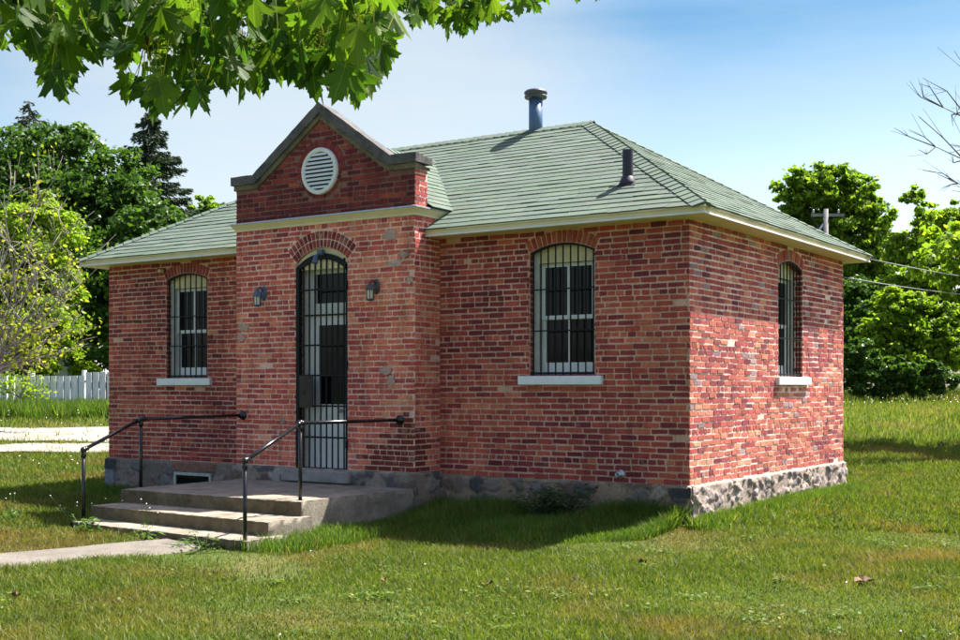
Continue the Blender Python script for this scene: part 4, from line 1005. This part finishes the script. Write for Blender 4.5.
# left of the building
tree('maple_tree', 'large dark green maple tree behind the left end of the roof', 'tree',
     [(20, 175, 46, 48), (62, 158, 45, 34), (110, 195, 44, 42), (145, 235, 43, 36), (60, 225, 44, 60), (120, 275, 42, 48), (165, 262, 43, 30), (90, 325, 42, 44), (30, 290, 46, 60), (-30, 200, 47, 55), (82, 140, 46, 16), (150, 320, 43, 36)], 110000, .17, 'leaf_dark', 51, trunk_r=.4)
tree('tree', 'small light green treetop showing above the roof left of the gable', 'tree', [(205, 212, 62, 15), (218, 216, 62, 13), (196, 219, 62, 10), (210, 245, 62, 28)], 6000, .26, 'leaf_mid', 52, clump=60)
def spruce(label, px, ptop, pbase, d, halfw, seed, group='spruces behind the left trees', n_=16000):
    rg = np.random.default_rng(seed); tp = at(px, ptop, d); base = (tp.x, tp.y); g0 = gz(*base); E = empty('spruce_tree', (*base, g0), label, 'tree', group)
    Hh = tp.z-g0; Wd = halfw*d/FPX
    mb = MB(); mb.tube([(*base, g0-.2), (*base, tp.z)], [.3, .02], 8); mb.build('trunk', 'bark', E, True)
    P = []; T = []; br = MB(); k = 0
    nb = 260
    for i in range(nb):
        f = (i+.5)/nb; z = tp.z-Hh*.75*f**1.0; L_ = Wd*(.12+.95*min(1, f*1.9)**.8)*rg.uniform(.65, 1.15); a = rg.uniform(0, 2*math.pi)
        dr = np.array([math.cos(a), math.sin(a), -.22]); o = np.array([*base, z])
        tipp = o+dr*L_+np.array([0, 0, .15*L_]); br.tube([tuple(o), tuple(o+dr*L_*.6), tuple(tipp)], [.03, .02, .008], 4)
        m_ = max(14, int(n_/nb*L_/Wd*1.4)); t = rg.random(m_)**.7; side = rg.normal(size=m_)*.13*L_*(1.15-t); sv = np.array([-dr[1], dr[0], 0])
        p = o+dr*(t*L_)[:, None]+np.array([0, 0, 1])*(.15*L_*t**2)[:, None]+sv*side[:, None]; p[:, 2] -= np.abs(rg.normal(size=m_))*.12+np.abs(side)*.3; P.append(p)
        T.append(dr+sv*np.sign(side)[:, None]*.7+np.array([0, 0, -.35])+rg.normal(size=(m_, 3))*.25)
    P, T = np.vstack(P), np.vstack(T); T /= np.linalg.norm(T, axis=1)[:, None]; m_ = len(P)
    b_ = np.cross(T, rg.normal(size=(m_, 3))); b_ /= np.linalg.norm(b_, axis=1)[:, None]; s_ = (.12+.12*rg.random(m_))[:, None]
    V = np.stack([P-T*s_*.5, P+b_*s_*.17, P+T*s_*.6, P-b_*s_*.17], 1).reshape(-1, 3)
    fast('crown', V, np.arange(m_*4).reshape(-1, 4), 'needle', E); br.build('branches', 'bark', E)
spruce('tall dark spruce rising above the maple, nearest the building', 149, 113, 400, 54, 52, 61, n_=60000)
spruce('spruce tip poking up above the dark maple at far left', 29, 101, 400, 60, 44, 62)
tree('arborvitae', 'dense yellow-green tree standing behind the left end of the white fence', 'tree',
     [(40, 240, 37.5, 34), (20, 270, 37.5, 42), (50, 290, 37.5, 26), (30, 320, 37.5, 42), (10, 345, 38, 34), (48, 345, 38, 24), (38, 212, 37.5, 20), (-30, 280, 38, 60)], 70000, .12, 'leaf_lime', 53, trunk_r=.15)
# half-dead bush with bare grey twigs and sparse yellow leaves
def twiggy(name, label, px0, py0, d, tips, seed, leafmat, nleaf, r0=.05, twig_mat='bark_grey', lsize=.09, depth=1.5):
    rg = random.Random(seed); base = at(px0, py0, d); g0 = gz(base.x, base.y); E = empty(name, (base.x, base.y, g0), label, 'bush' if r0 < .1 else 'tree')
    mb = MB(); lp = []; fork = Vector((base.x, base.y, max(g0+.4, base.z)))
    mb.tube([(base.x, base.y, g0-.2), fork], [r0*1.6, r0*1.2], 7); mb.build('trunk', twig_mat, E, True)
    mb = MB()
    for (tx, ty) in tips:
        t = at(tx, ty, d+rg.uniform(-depth, depth)*.5); L_ = (t-fork).length; pts = [fork]
        for i in range(1, 8): pts.append(fork.lerp(t, i/7)+Vector((rg.uniform(-1, 1), rg.uniform(-1, 1), rg.uniform(-.4, 1)))*L_*.03)
        mb.tube(pts, [r0*(1-.125*i) for i in range(8)], 5)
        for i in range(2, 8):
            for _ in range(3):
                q = pts[i]; dv = ((t-fork).normalized()+Vector((rg.gauss(0, .6), rg.gauss(0, .6), rg.gauss(.1, .5))))*L_*rg.uniform(.06, .22)
                e = q+dv; mid = q+dv*.5+Vector((rg.uniform(-1, 1), rg.uniform(-1, 1), rg.uniform(-1, 1)))*.04*L_
                mb.tube([q, mid, e], [r0*.28, r0*.2, r0*.08], 4); lp += [mid, e]
                for _ in range(2):
                    f_ = e+Vector((rg.gauss(0, 1), rg.gauss(0, 1), rg.gauss(0, 1)))*L_*.05; mb.tube([mid, f_], [r0*.12, r0*.06], 3); lp.append(f_)
    mb.build('branches', twig_mat, E, True)
    if nleaf:
        r2 = np.random.default_rng(seed); P = np.array([tuple(p) for p in lp]); P = P[r2.integers(0, len(P), nleaf)]+r2.normal(size=(nleaf, 3))*lsize*1.3
        nrm = r2.normal(size=(nleaf, 3))+np.array([0, 0, .8]); nrm /= np.linalg.norm(nrm, axis=1)[:, None]
        t = np.cross(nrm, r2.normal(size=(nleaf, 3))); t /= np.linalg.norm(t, axis=1)[:, None]; b_ = np.cross(nrm, t); s_ = lsize*(.6+.8*r2.random(nleaf))[:, None]
        V = np.stack([P-t*s_*.55, P+b_*s_*.42, P+t*s_*.55, P-b_*s_*.42], 1).reshape(-1, 3); fast('leaves', V, np.arange(nleaf*4).reshape(-1, 4), leafmat, E)
    return E
twiggy('bush', 'half-bare bush of grey twigs with sparse yellow leaves at the left edge', -12, 375, 28, [(12, 190), (38, 205), (60, 232), (70, 262), (76, 285), (70, 330), (62, 300), (40, 352), (70, 350), (-30, 240), (20, 262), (45, 330), (8, 330), (30, 285), (-40, 300)], 71, 'leaf_yellow', 1500, .045, lsize=.085)
twiggy('vine', 'leafy vine growing on the left boards of the white fence', 20, 398, 34.6, [(2, 378), (14, 372), (30, 376), (38, 386), (44, 394), (-6, 384)], 72, 'leaf_lime', 420, .02, lsize=.09, depth=.4)
tree('bush', 'pale leafy bush just behind the white fence beside the shed', 'bush', [(84, 366, 40, 7), (92, 370, 40, 6), (76, 370, 40, 5)], 2500, .12, 'leaf_lime', 54, trunk_r=.04, clump=40)
tree('bush', 'round green bush behind the white fence at far left', 'bush', [(20, 362, 39, 16), (45, 365, 39, 14)], 4500, .13, 'leaf_mid', 55, trunk_r=.04, clump=40)
# right of the building
tree('maple_tree', 'broad-crowned maple tree beyond the right end of the roof, behind the utility pole', 'tree',
     [(798, 192, 58, 22), (828, 184, 58, 22), (855, 196, 58, 24), (872, 222, 58, 22), (815, 222, 59, 26), (845, 235, 58, 28), (790, 215, 58, 14), (870, 258, 58, 28), (835, 275, 59, 34), (880, 300, 58, 30), (795, 250, 59, 30)], 52000, .22, 'leaf_mid', 56, trunk_r=.4, clump=70)
tree('tree', 'loose-crowned tree at the right edge behind the wires', 'tree',
     [(912, 196, 50, 11), (925, 222, 50, 18), (948, 215, 50, 15), (945, 250, 50, 24), (905, 250, 50, 20), (975, 235, 50, 24), (925, 285, 50, 28), (965, 285, 50, 30), (900, 300, 50, 24), (985, 330, 50, 30)], 34000, .18, 'leaf_mid', 57, trunk_r=.25, clump=55)
tree('tree', 'dark green tree mass low behind the light green bush', 'tree',
     [(850, 300, 54, 24), (860, 330, 53, 28), (880, 350, 53, 26), (920, 340, 54, 30), (960, 340, 54, 30), (1000, 330, 54, 40), (835, 345, 54, 20)], 42000, .18, 'leaf_dark', 58, trunk_r=.2, clump=80)
tree('bush', 'tall bright lime-green bush in the field right of the building', 'bush',
     [(905, 318, 44, 22), (885, 330, 44, 20), (925, 330, 44, 24), (905, 350, 44, 28), (940, 350, 44, 26), (890, 300, 44, 12), (918, 300, 44, 14), (942, 318, 44, 16), (875, 350, 44, 18), (960, 345, 44, 20)], 46000, .14, 'leaf_lime', 59, trunk_r=.08, clump=60)
tree('bush', 'low dark green shrub beside the building at the foot of the lime bush', 'bush',
     [(858, 355, 42.5, 15), (875, 368, 42.5, 18), (900, 372, 42.5, 17), (925, 374, 42.5, 15), (848, 375, 42.5, 14), (890, 380, 42.5, 15), (915, 385, 42.5, 12), (945, 380, 42.5, 14), (860, 388, 42.5, 10), (880, 390, 42.5, 10)], 30000, .12, 'leaf_dark', 60, trunk_r=.06, clump=70)
tree('tree', 'round tree hidden behind the building near the utility pole', 'tree', [(735, 300, 62, 34), (715, 330, 62, 40), (760, 335, 62, 36)], 14000, .28, 'leaf_dark', 63, clump=70)
tree('tree', 'broad low tree hidden behind the middle of the building', 'tree', [(640, 300, 66, 38), (600, 330, 66, 40), (670, 335, 66, 36)], 14000, .28, 'leaf_mid', 64, clump=70)
# tree whose shade crosses the field, reaching in at the right edge with bare twigs
E_ = twiggy('tree', 'nearly bare dark branches reaching in at the top right edge', 1085, 230, 24, [(938, 150), (945, 104), (965, 112), (962, 186), (1000, 90), (1040, 120), (985, 160)], 73, 'leaf_dark', 0, .055, twig_mat='bark', lsize=.12)
cs = [rd(10.3, 25.9, 4.1), rd(11.8, 25.0, 4.4), rd(13.2, 25.2, 5.0), rd(15.2, 25.5, 4.6), rd(17.0, 25.2, 5.2), rd(13.5, 26.2, 3.8), rd(19, 25.5, 5)]
V, F = leaf_cloud([tuple(c_) for c_ in cs], [.9, 1.1, 1.4, 1.4, 1.5, 1.1, 1.6], 42000, .14, 74, clump=60); fast('crown', V, F, 'leaf_mid', E_)

# ------------------------------------------------------------------ near maple overhead
half = [(.08, -.09), (.36, -.04), (.27, .06), (.34, .12), (.22, .17), (.38, .28), (.44, .33), (.64, .47), (.50, .50), (.48, .58), (.34, .53), (.18, .47), (.25, .66), (.20, .71), (.20, .86), (.09, .85)]
tipv = [0, 1, 0, 0, 0, 0, 0, 1, 0, 0, 0, 0, 0, 0, 0, 0]
outl = half+[(0, 1.06)]+[(-x, y) for x, y in half[::-1]]; vv = tipv+[1]+tipv[::-1]
LP = np.array([(0, 0)]+outl)-np.array([0, .0]); LV = np.array([1]+vv, float); NL = len(LP)
LF = np.array([(0, i, i+1) for i in range(1, NL-1)])
def maple_leaves(name, P, Dn, Nn, size, seed, parent):
    """P base points, Dn tip directions, Nn face normals"""
    rg = np.random.default_rng(seed); m_ = len(P)
    Dn = Dn/np.linalg.norm(Dn, axis=1)[:, None]; Nn = Nn-Dn*(Nn*Dn).sum(1)[:, None]; Nn /= np.linalg.norm(Nn, axis=1)[:, None]; Tn = np.cross(Dn, Nn)
    fold = rg.uniform(-.15, .5, m_)[:, None]; curl = rg.uniform(-.15, .55, m_)[:, None]
    x, y = LP[:, 0][None, :]*rg.uniform(.85, 1.1, m_)[:, None], LP[:, 1][None, :]
    z = fold*np.abs(x)-curl*(y**2)*.8+.03*np.sin(x*14+seed)*(np.abs(x))
    V = P[:, None, :]+(Tn[:, None, :]*x[..., None]+Dn[:, None, :]*y[..., None]+Nn[:, None, :]*z[..., None])*size[:, None, None]
    # petiole: thin strip back up the stem
    F = (np.arange(m_)[:, None, None]*NL+LF[None]).reshape(-1, 3)
    return fast(name, V.reshape(-1, 3), F, 'leaf_maple_near', parent, vein=np.tile(LV, m_))
tb = rd(-3.6, 3.2); g0 = gz(tb.x, tb.y)
MT = empty('maple_tree', (tb.x, tb.y, g0), 'foreground maple whose leafy branches hang into the top left of the view', 'tree')
mb = MB(); mb.tube([(tb.x, tb.y, g0-.3), (tb.x+.03, tb.y, 1.2), (tb.x, tb.y+.05, 2.8), (tb.x+.1, tb.y+.1, 6)], [.30, .23, .2, .12], 12); mb.build('trunk', 'bark', MT, True)
br = MB(); rg_ = random.Random(5)
fork = Vector((tb.x, tb.y+.05, 2.7))
fork2 = Vector((tb.x, tb.y+.05, 3.2))
def limb(pts, r0, r1):
    k = len(pts); br.tube(pts, [r0+(r1-r0)*i/(k-1) for i in range(k)], 7)
l1 = [fork, at(-420, -170, 3.5), at(-150, -75, 3.7), at(20, -25, 3.8), at(140, -8, 3.8), at(150, 60, 3.8)]
l2 = [fork2, at(-300, -260, 3.8), at(0, -110, 4.0), at(200, -50, 3.9), at(318, -18, 3.9), at(325, 45, 3.9), at(350, 75, 3.9)]
l3 = [fork2, at(-200, -290, 4.5), at(150, -140, 5.2), at(330, -60, 5.8), at(440, -12, 6.0), at(480, 10, 6.0)]
l4 = [at(330, -60, 5.8), at(450, -45, 6.2), at(560, -22, 6.4), at(600, -14, 6.4)]
for L_, a, b_ in ((l1, .05, .006), (l2, .055, .006), (l3, .05, .006), (l4, .018, .005)): limb(L_, a, b_)
def low(x): return np.interp(x, [-60, 0, 20, 38, 50, 62, 75, 92, 118, 127, 145, 185, 205, 240, 290, 330, 362, 380, 398], [36, 36, 42, 50, 76, 76, 46, 28, 34, 84, 112, 106, 84, 74, 66, 76, 82, 50, 12])
rg = np.random.default_rng(81); P, Dn, Nn, Sz = [], [], [], []
stem = MB(); alll = [Vector(p) for L_ in (l1, l2, l3, l4) for p in L_[1:]]
dense = []
for L_ in (l1, l2, l3, l4):
    for a, b_ in zip(L_[1:-1], L_[2:]):
        for i in range(6): dense.append(a.lerp(b_, i/6))
def add_leaf(px, py, d, size):
    p = at(px, py, d); P.append(tuple(p))
    dn = np.array([rg.normal()*.45, rg.normal()*.45, -1.0]); Dn.append(dn)
    tocam = np.array(tuple((CAM-p).normalized())); nn_ = tocam*rg.choice([-1, 1])*.8+rg.normal(size=3)*.55+np.array([0, 0, .7]); Nn.append(nn_); Sz.append(size)
    q = min(dense, key=lambda s_: (s_-p).length_squared)
    if rg.random() < .5 and (q-p).length < .5:
        mid = p.lerp(q, .5)+Vector((0, 0, .04)); stem.tube([p, mid, q], [.0012, .002, .0035], 4)
    else: stem.tube([p, p-Vector(dn)*.05+Vector((rg.normal()*.02, rg.normal()*.02, .05))], [.0012, .0015], 3)
cnt = 0
while cnt < 860:
    px = rg.uniform(-60, 400); yl = float(low(px)); py = rg.uniform(-75, yl)
    d = rg.uniform(3.2, 4.6); s_ = rg.uniform(.06, .118)
    lim_ = yl-max(0, (s_*FPX/d-34))*.8
    if py > lim_: continue
    add_leaf(px, py, d, s_); cnt += 1
for k in range(110): px = rg.uniform(385, 500); add_leaf(px, rg.uniform(-35, np.interp(px, [385, 400, 420, 460, 500], [-5, 8, 18, 22, 8])), rg.uniform(5.6, 6.5), rg.uniform(.08, .12))
for k in range(24): px = rg.uniform(495, 545); add_leaf(px, rg.uniform(-40, np.interp(px, [495, 525, 550], [-8, 2, -14])), rg.uniform(6, 6.8), rg.uniform(.08, .11))
for k in range(16): add_leaf(rg.uniform(578, 604), rg.uniform(-30, -8), rg.uniform(6.2, 6.7), rg.uniform(.07, .10))
for k in range(500):                      # rest of the crown, up and to the left
    q = fork2+Vector((rg.normal()*1.3, rg.normal()*1.3, 1.6+rg.normal()*.9)); v_ = q-CAM; r_ = v_.x*CY+v_.y*SY; d_ = -v_.x*SY+v_.y*CY
    if d_ > 0 and r_ > -.55*d_-.2: continue
    P.append(tuple(q)); Dn.append(np.array([rg.normal()*.5, rg.normal()*.5, -1])); Nn.append(rg.normal(size=3)+np.array([0, 0, 1.])); Sz.append(.13)
maple_leaves('foliage', np.array(P), np.array(Dn), np.array(Nn), np.array(Sz), 3, MT)
br.build('branches', 'bark', MT, True); stem.build('stems', 'leaf_yellow', MT)

# ------------------------------------------------------------------ fence, sheds, pole, wires
def fence():
    d = 35.0; E = empty('board_fence', rd(-14, d, gz(*rd(-14, d).to_2d())), 'white-painted vertical board fence left of the building', 'fence')
    r = -17.0; mb = MB(); rg = random.Random(3)
    while r < -9.2:
        p = rd(r, d); top = CAM.z+(HORIZON-(376 if r < (83-480)/FPX*d else 372.5))/FPX*d+rg.uniform(-.02, .02); z0 = gz(p.x, p.y)-.05
        a = rd(r+.012, d); b_ = rd(r+.012+.165, d+rg.uniform(-.01, .01)); off = Vector((-SY, CY, 0))*.022
        mb.add([(a.x, a.y, z0), (b_.x, b_.y, z0), (b_.x, b_.y, top), (a.x, a.y, top), (a.x+off.x, a.y+off.y, z0), (b_.x+off.x, b_.y+off.y, z0), (b_.x+off.x, b_.y+off.y, top), (a.x+off.x, a.y+off.y, top)],
               [(0, 1, 2, 3), (7, 6, 5, 4), (0, 4, 5, 1), (3, 2, 6, 7), (1, 5, 6, 2), (0, 3, 7, 4)])
        r += .205
    mb.build('boards', 'fence', E)
    for z_ in (1.05, 1.6):
        mb = MB(); a, b_ = rd(-17, d+.05, z_), rd(-9.2, d+.05, z_); mb.tube([a, b_], .04, 4); mb.build('rail', 'wood_grey', E)
    for px in (-60, -15, 31, 83, 120):
        q = rd((px-480)/FPX*d, d+.12); mb = MB(); zt = CAM.z+(HORIZON-(370 if px == 83 else 373))/FPX*d
        mb.box((q.x-.05, q.y-.05, gz(q.x, q.y)-.1), (q.x+.05, q.y+.05, zt)); mb.build('post', 'fence', E)
fence()
def house(label, r0, r1, d, depth, zw, zr, wall, roofm, name='shed', gable_front=True):
    a, b_ = rd(r0, d), rd(r1, d); X_ = Vector((CY, SY, 0)); Y_ = Vector((-SY, CY, 0)); g0 = gz(a.x, a.y)-.2; W_ = r1-r0
    E = empty(name, (a.x, a.y, g0+.2), label, 'shed' if name == 'shed' else 'house')
    o = Vector((a.x, a.y, 0)); Q = lambda x, y, z: o+X_*x+Y_*y+Vector((0, 0, z))
    mb = MB(); mb.add([Q(0, 0, g0), Q(W_, 0, g0), Q(W_, depth, g0), Q(0, depth, g0), Q(0, 0, zw), Q(W_, 0, zw), Q(W_, depth, zw), Q(0, depth, zw)]+([Q(W_/2, 0, zr), Q(W_/2, depth, zr)] if gable_front else [Q(0, depth/2, zr), Q(W_, depth/2, zr)]),
      [(0, 1, 5, 8, 4), (1, 2, 6, 5), (2, 3, 7, 9, 6), (3, 0, 4, 7)] if gable_front else [(0, 1, 5, 4), (1, 2, 6, 9, 5), (2, 3, 7, 6), (3, 0, 4, 8, 7)]); mb.build('wall', wall, E)
    mb = MB(); e = .25; t = .1
    if gable_front:
        s = (zr-zw)/(W_/2)
        for sg in (0, 1):
            x0 = -e if sg == 0 else W_+e; z0 = zw-e*s
            mb.prism([Q(x0, -e, z0), Q(W_/2, -e, zr), Q(W_/2, -e, zr+t), Q(x0, -e, z0+t)], [Q(x0, depth+e, z0), Q(W_/2, depth+e, zr), Q(W_/2, depth+e, zr+t), Q(x0, depth+e, z0+t)])
    else:
        s = (zr-zw)/(depth/2)
        for y0 in (-e, depth+e):
            z0 = zw-e*s; mb.prism([Q(-e, y0, z0), Q(-e, depth/2, zr), Q(-e, depth/2, zr+t), Q(-e, y0, z0+t)], [Q(W_+e, y0, z0), Q(W_+e, depth/2, zr), Q(W_+e, depth/2, zr+t), Q(W_+e, y0, z0+t)])
    mb.build('roof', roofm, E)
    mb = MB(); mb.prism([Q(W_*.35, -.03, g0+.3), Q(W_*.65, -.03, g0+.3), Q(W_*.65, -.03, g0+1.9), Q(W_*.35, -.03, g0+1.9)], [Q(W_*.35, -.005, g0+.3), Q(W_*.65, -.005, g0+.3), Q(W_*.65, -.005, g0+1.9), Q(W_*.35, -.005, g0+1.9)]); mb.build('door', 'white', E)
    return E
house('small shed with pale blue gable showing above the white fence', -16.2, -13.9, 43, 3, 1.95, 2.5, 'bluewall', 'galv')
house('low brown-roofed shed behind the right part of the white fence', -13.3, -11.9, 43.5, 3, 1.75, 2.0, 'roof_brown', 'roof_brown', gable_front=False)
house('house with a salmon roof corner showing left of the brick wall', -18.3, -12, 60, 6, 1.95, 3.2, 'white', 'roof_red', name='house', gable_front=False)
house('grey-roofed house glimpsed at the far left edge', -27, -18.9, 48, 7, 2.3, 3.6, 'white', 'roof_grey', name='house', gable_front=False)
# utility pole
d = 48; p = at(826, 209, d); g0 = gz(p.x, p.y); UP = empty('utility_pole', (p.x, p.y, g0), 'grey wooden utility pole with crossarm above the right roof edge', 'utility pole')
mb = MB(); mb.tube([(p.x, p.y, g0-.3), (p.x, p.y, p.z)], [.12, .09], 10); mb.build('pole', 'wood_grey', UP, True)
mb = MB(); X_ = Vector((CY, SY, 0)); mb.prism([p-X_*.6+Vector((0, 0, -.3+q)) for q in (0, .12)]+[p-X_*.6+Vector((.1, .1, -.3+q)) for q in (.12, 0)], [p+X_*.6+Vector((0, 0, -.3+q)) for q in (0, .12)]+[p+X_*.6+Vector((.1, .1, -.3+q)) for q in (.12, 0)])
mb.build('crossarm', 'wood_grey', UP)
for s_ in (-.5, .5): mb = MB(); mb.lathe(p+X_*s_+Vector((0, 0, -.18)), [(.02, 0), (.05, .05), (.03, .1), (.045, .14), (.01, .17)], 8); mb.build('insulator', 'galv', UP, True)
mb = MB(); mb.tube([p-X_*.35+Vector((0, 0, -.95)), p-X_*.1+Vector((0, 0, -.6))], .05, 6); mb.build('brace', 'galv', UP, True)
fp = rd(30, 60); FP = empty('utility_pole', (fp.x, fp.y, gz(fp.x, fp.y)), 'distant pole at the right that carries the house wires', 'utility pole')
mb = MB(); mb.tube([(fp.x, fp.y, 0.8), (fp.x, fp.y, 7.4)], [.17, .13], 8); mb.build('pole', 'wood_grey', FP, True)
def wire(a, b_, sag, lab):
    a, b_ = Vector(a), Vector(b_); pts = [a.lerp(b_, i/24)-Vector((0, 0, 4*sag*(i/24)*(1-i/24))) for i in range(25)]
    mb = MB(); mb.tube(pts, .010, 5); tag(mb.build('overhead_wire', 'wire', None, True), lab, 'wire', 'wires running to the building')
wire((.31, LY+.31, 3.30), (fp.x, fp.y, 7.0), .35, 'upper pale wire running right from the roof corner')
wire((.03, LY-.05, 3.02), (fp.x, fp.y, 6.3), .35, 'lower pale wire running right from under the eave')

# ------------------------------------------------------------------ small plants and litter
def plant(name, label, x, y, mat, nst, h, leaf, seed, spread=.15, group=None, heads=False):
    rg = random.Random(seed); g0 = gz(x, y); E = empty(name, (x, y, g0), label, 'weed', group); st = MB(); lf = MB(); hd = MB()
    for s_ in range(nst):
        a = rg.uniform(0, 6.28); q = spread*rg.random(); b_ = Vector((x+q*math.cos(a)*.4, y+q*math.sin(a)*.4, g0)); hh = h*rg.uniform(.6, 1.1)
        t = b_+Vector((q*math.cos(a), q*math.sin(a), hh)); m_ = b_.lerp(t, .5)+Vector((0, 0, .02)); st.tube([b_, m_, t], [.004, .003, .002], 4)
        if heads: hd = MB(); hd.ball(t, .0075, 8); hd.build('flower_head', 'petal', E, True)
        for k in range(int(2+hh/leaf*(1.2 if heads else 2.6))):
            f = rg.random()*(.4 if heads else 1); p_ = b_.lerp(t, f); a2 = rg.uniform(0, 6.28); L_ = leaf*rg.uniform(.6, 1.2)
            dv = Vector((math.cos(a2), math.sin(a2), rg.uniform(-.2, .6))); sv = Vector((-dv.y, dv.x, 0))*L_*.2
            lf.add([p_, p_+dv*L_*.45+sv, p_+dv*L_-Vector((0, 0, L_*.25)), p_+dv*L_*.45-sv], [(0, 1, 2, 3)])
    st.build('stems', mat, E); lf.build('leaves', mat, E)
    return E
for i, (x, y) in enumerate(((-1.72, -.28), (-1.50, -.32), (-1.28, -.26))): 
    if i == 1: plant('weed', 'bushy dusky-leaved weed against the foundation below the right window', x, y, 'weed_blue', 80, .44, .11, 90, spread=.42)
plant('weed', 'broad-leaved weed in the tall grass beside the entrance bay corner', -2.55, -.45, 'weed', 12, .24, .13, 91, spread=.14)
plant('weed', 'leafy weed rooted at the left corner of the bottom step', -5.45, -3.62, 'weed', 12, .20, .09, 92, spread=.14)
plant('weed', 'low weed under the middle of the bottom step', -4.5, -3.66, 'weed', 12, .13, .08, 93, spread=.2)
plant('weed', 'low leafy weed at the foot of the steps near the right handrail post', -3.6, -3.68, 'weed', 14, .13, .08, 94, spread=.3)
plant('dandelion', 'thin seed-headed stalks growing between the two lower steps', -4.9, -3.30, 'weed', 4, .36, .04, 95, spread=.10, heads=True)
plant('dandelion', 'tall white-headed stalk in the grass at the left edge', *rd(-5.55, 14.3).to_2d(), 'weed', 3, .42, .1, 96, spread=.1, heads=True)
plant('dandelion', 'cluster of white-headed stalks in the shade left of the left handrail', *rd(-4.6, 14.0).to_2d(), 'weed', 7, .36, .05, 97, spread=.4, heads=True)
def litter(px, py, seed, lab, s_=.07):
    d = (CAM.z+.18)*FPX/(py-HORIZON); p = rd((px-480)/FPX*d, d); rg = random.Random(seed); g0 = gz(p.x, p.y)+.035; mb = MB(); k = 11
    o = [(math.cos(2*math.pi*i/k)*s_*rg.uniform(.5, 1.1), math.sin(2*math.pi*i/k)*s_*.7*rg.uniform(.5, 1.1)) for i in range(k)]
    up = [Vector((p.x+x, p.y+y, g0+rg.uniform(0, .045))) for x, y in o]
    mb.add(up+[Vector((p.x, p.y, g0-.005))], [(i, (i+1) % k, k) for i in range(k)]); tag(mb.build('fallen_leaf', 'deadleaf'), lab, 'leaf', 'fallen leaves on the lawn')
litter(487, 587, 1, 'dark curled fallen leaf near the bottom centre of the lawn'); litter(864, 584, 2, 'brown curled fallen leaf on the lawn at lower right, larger one', .10)
litter(16, 597, 3, 'brown fallen leaf on the grass below the path at far left', .06); litter(384, 584, 4, 'brown fallen leaf on dry grass in line below the right handrail', .04); litter(642, 563, 5, 'small fallen leaf on the lawn below the right brick corner', .05)
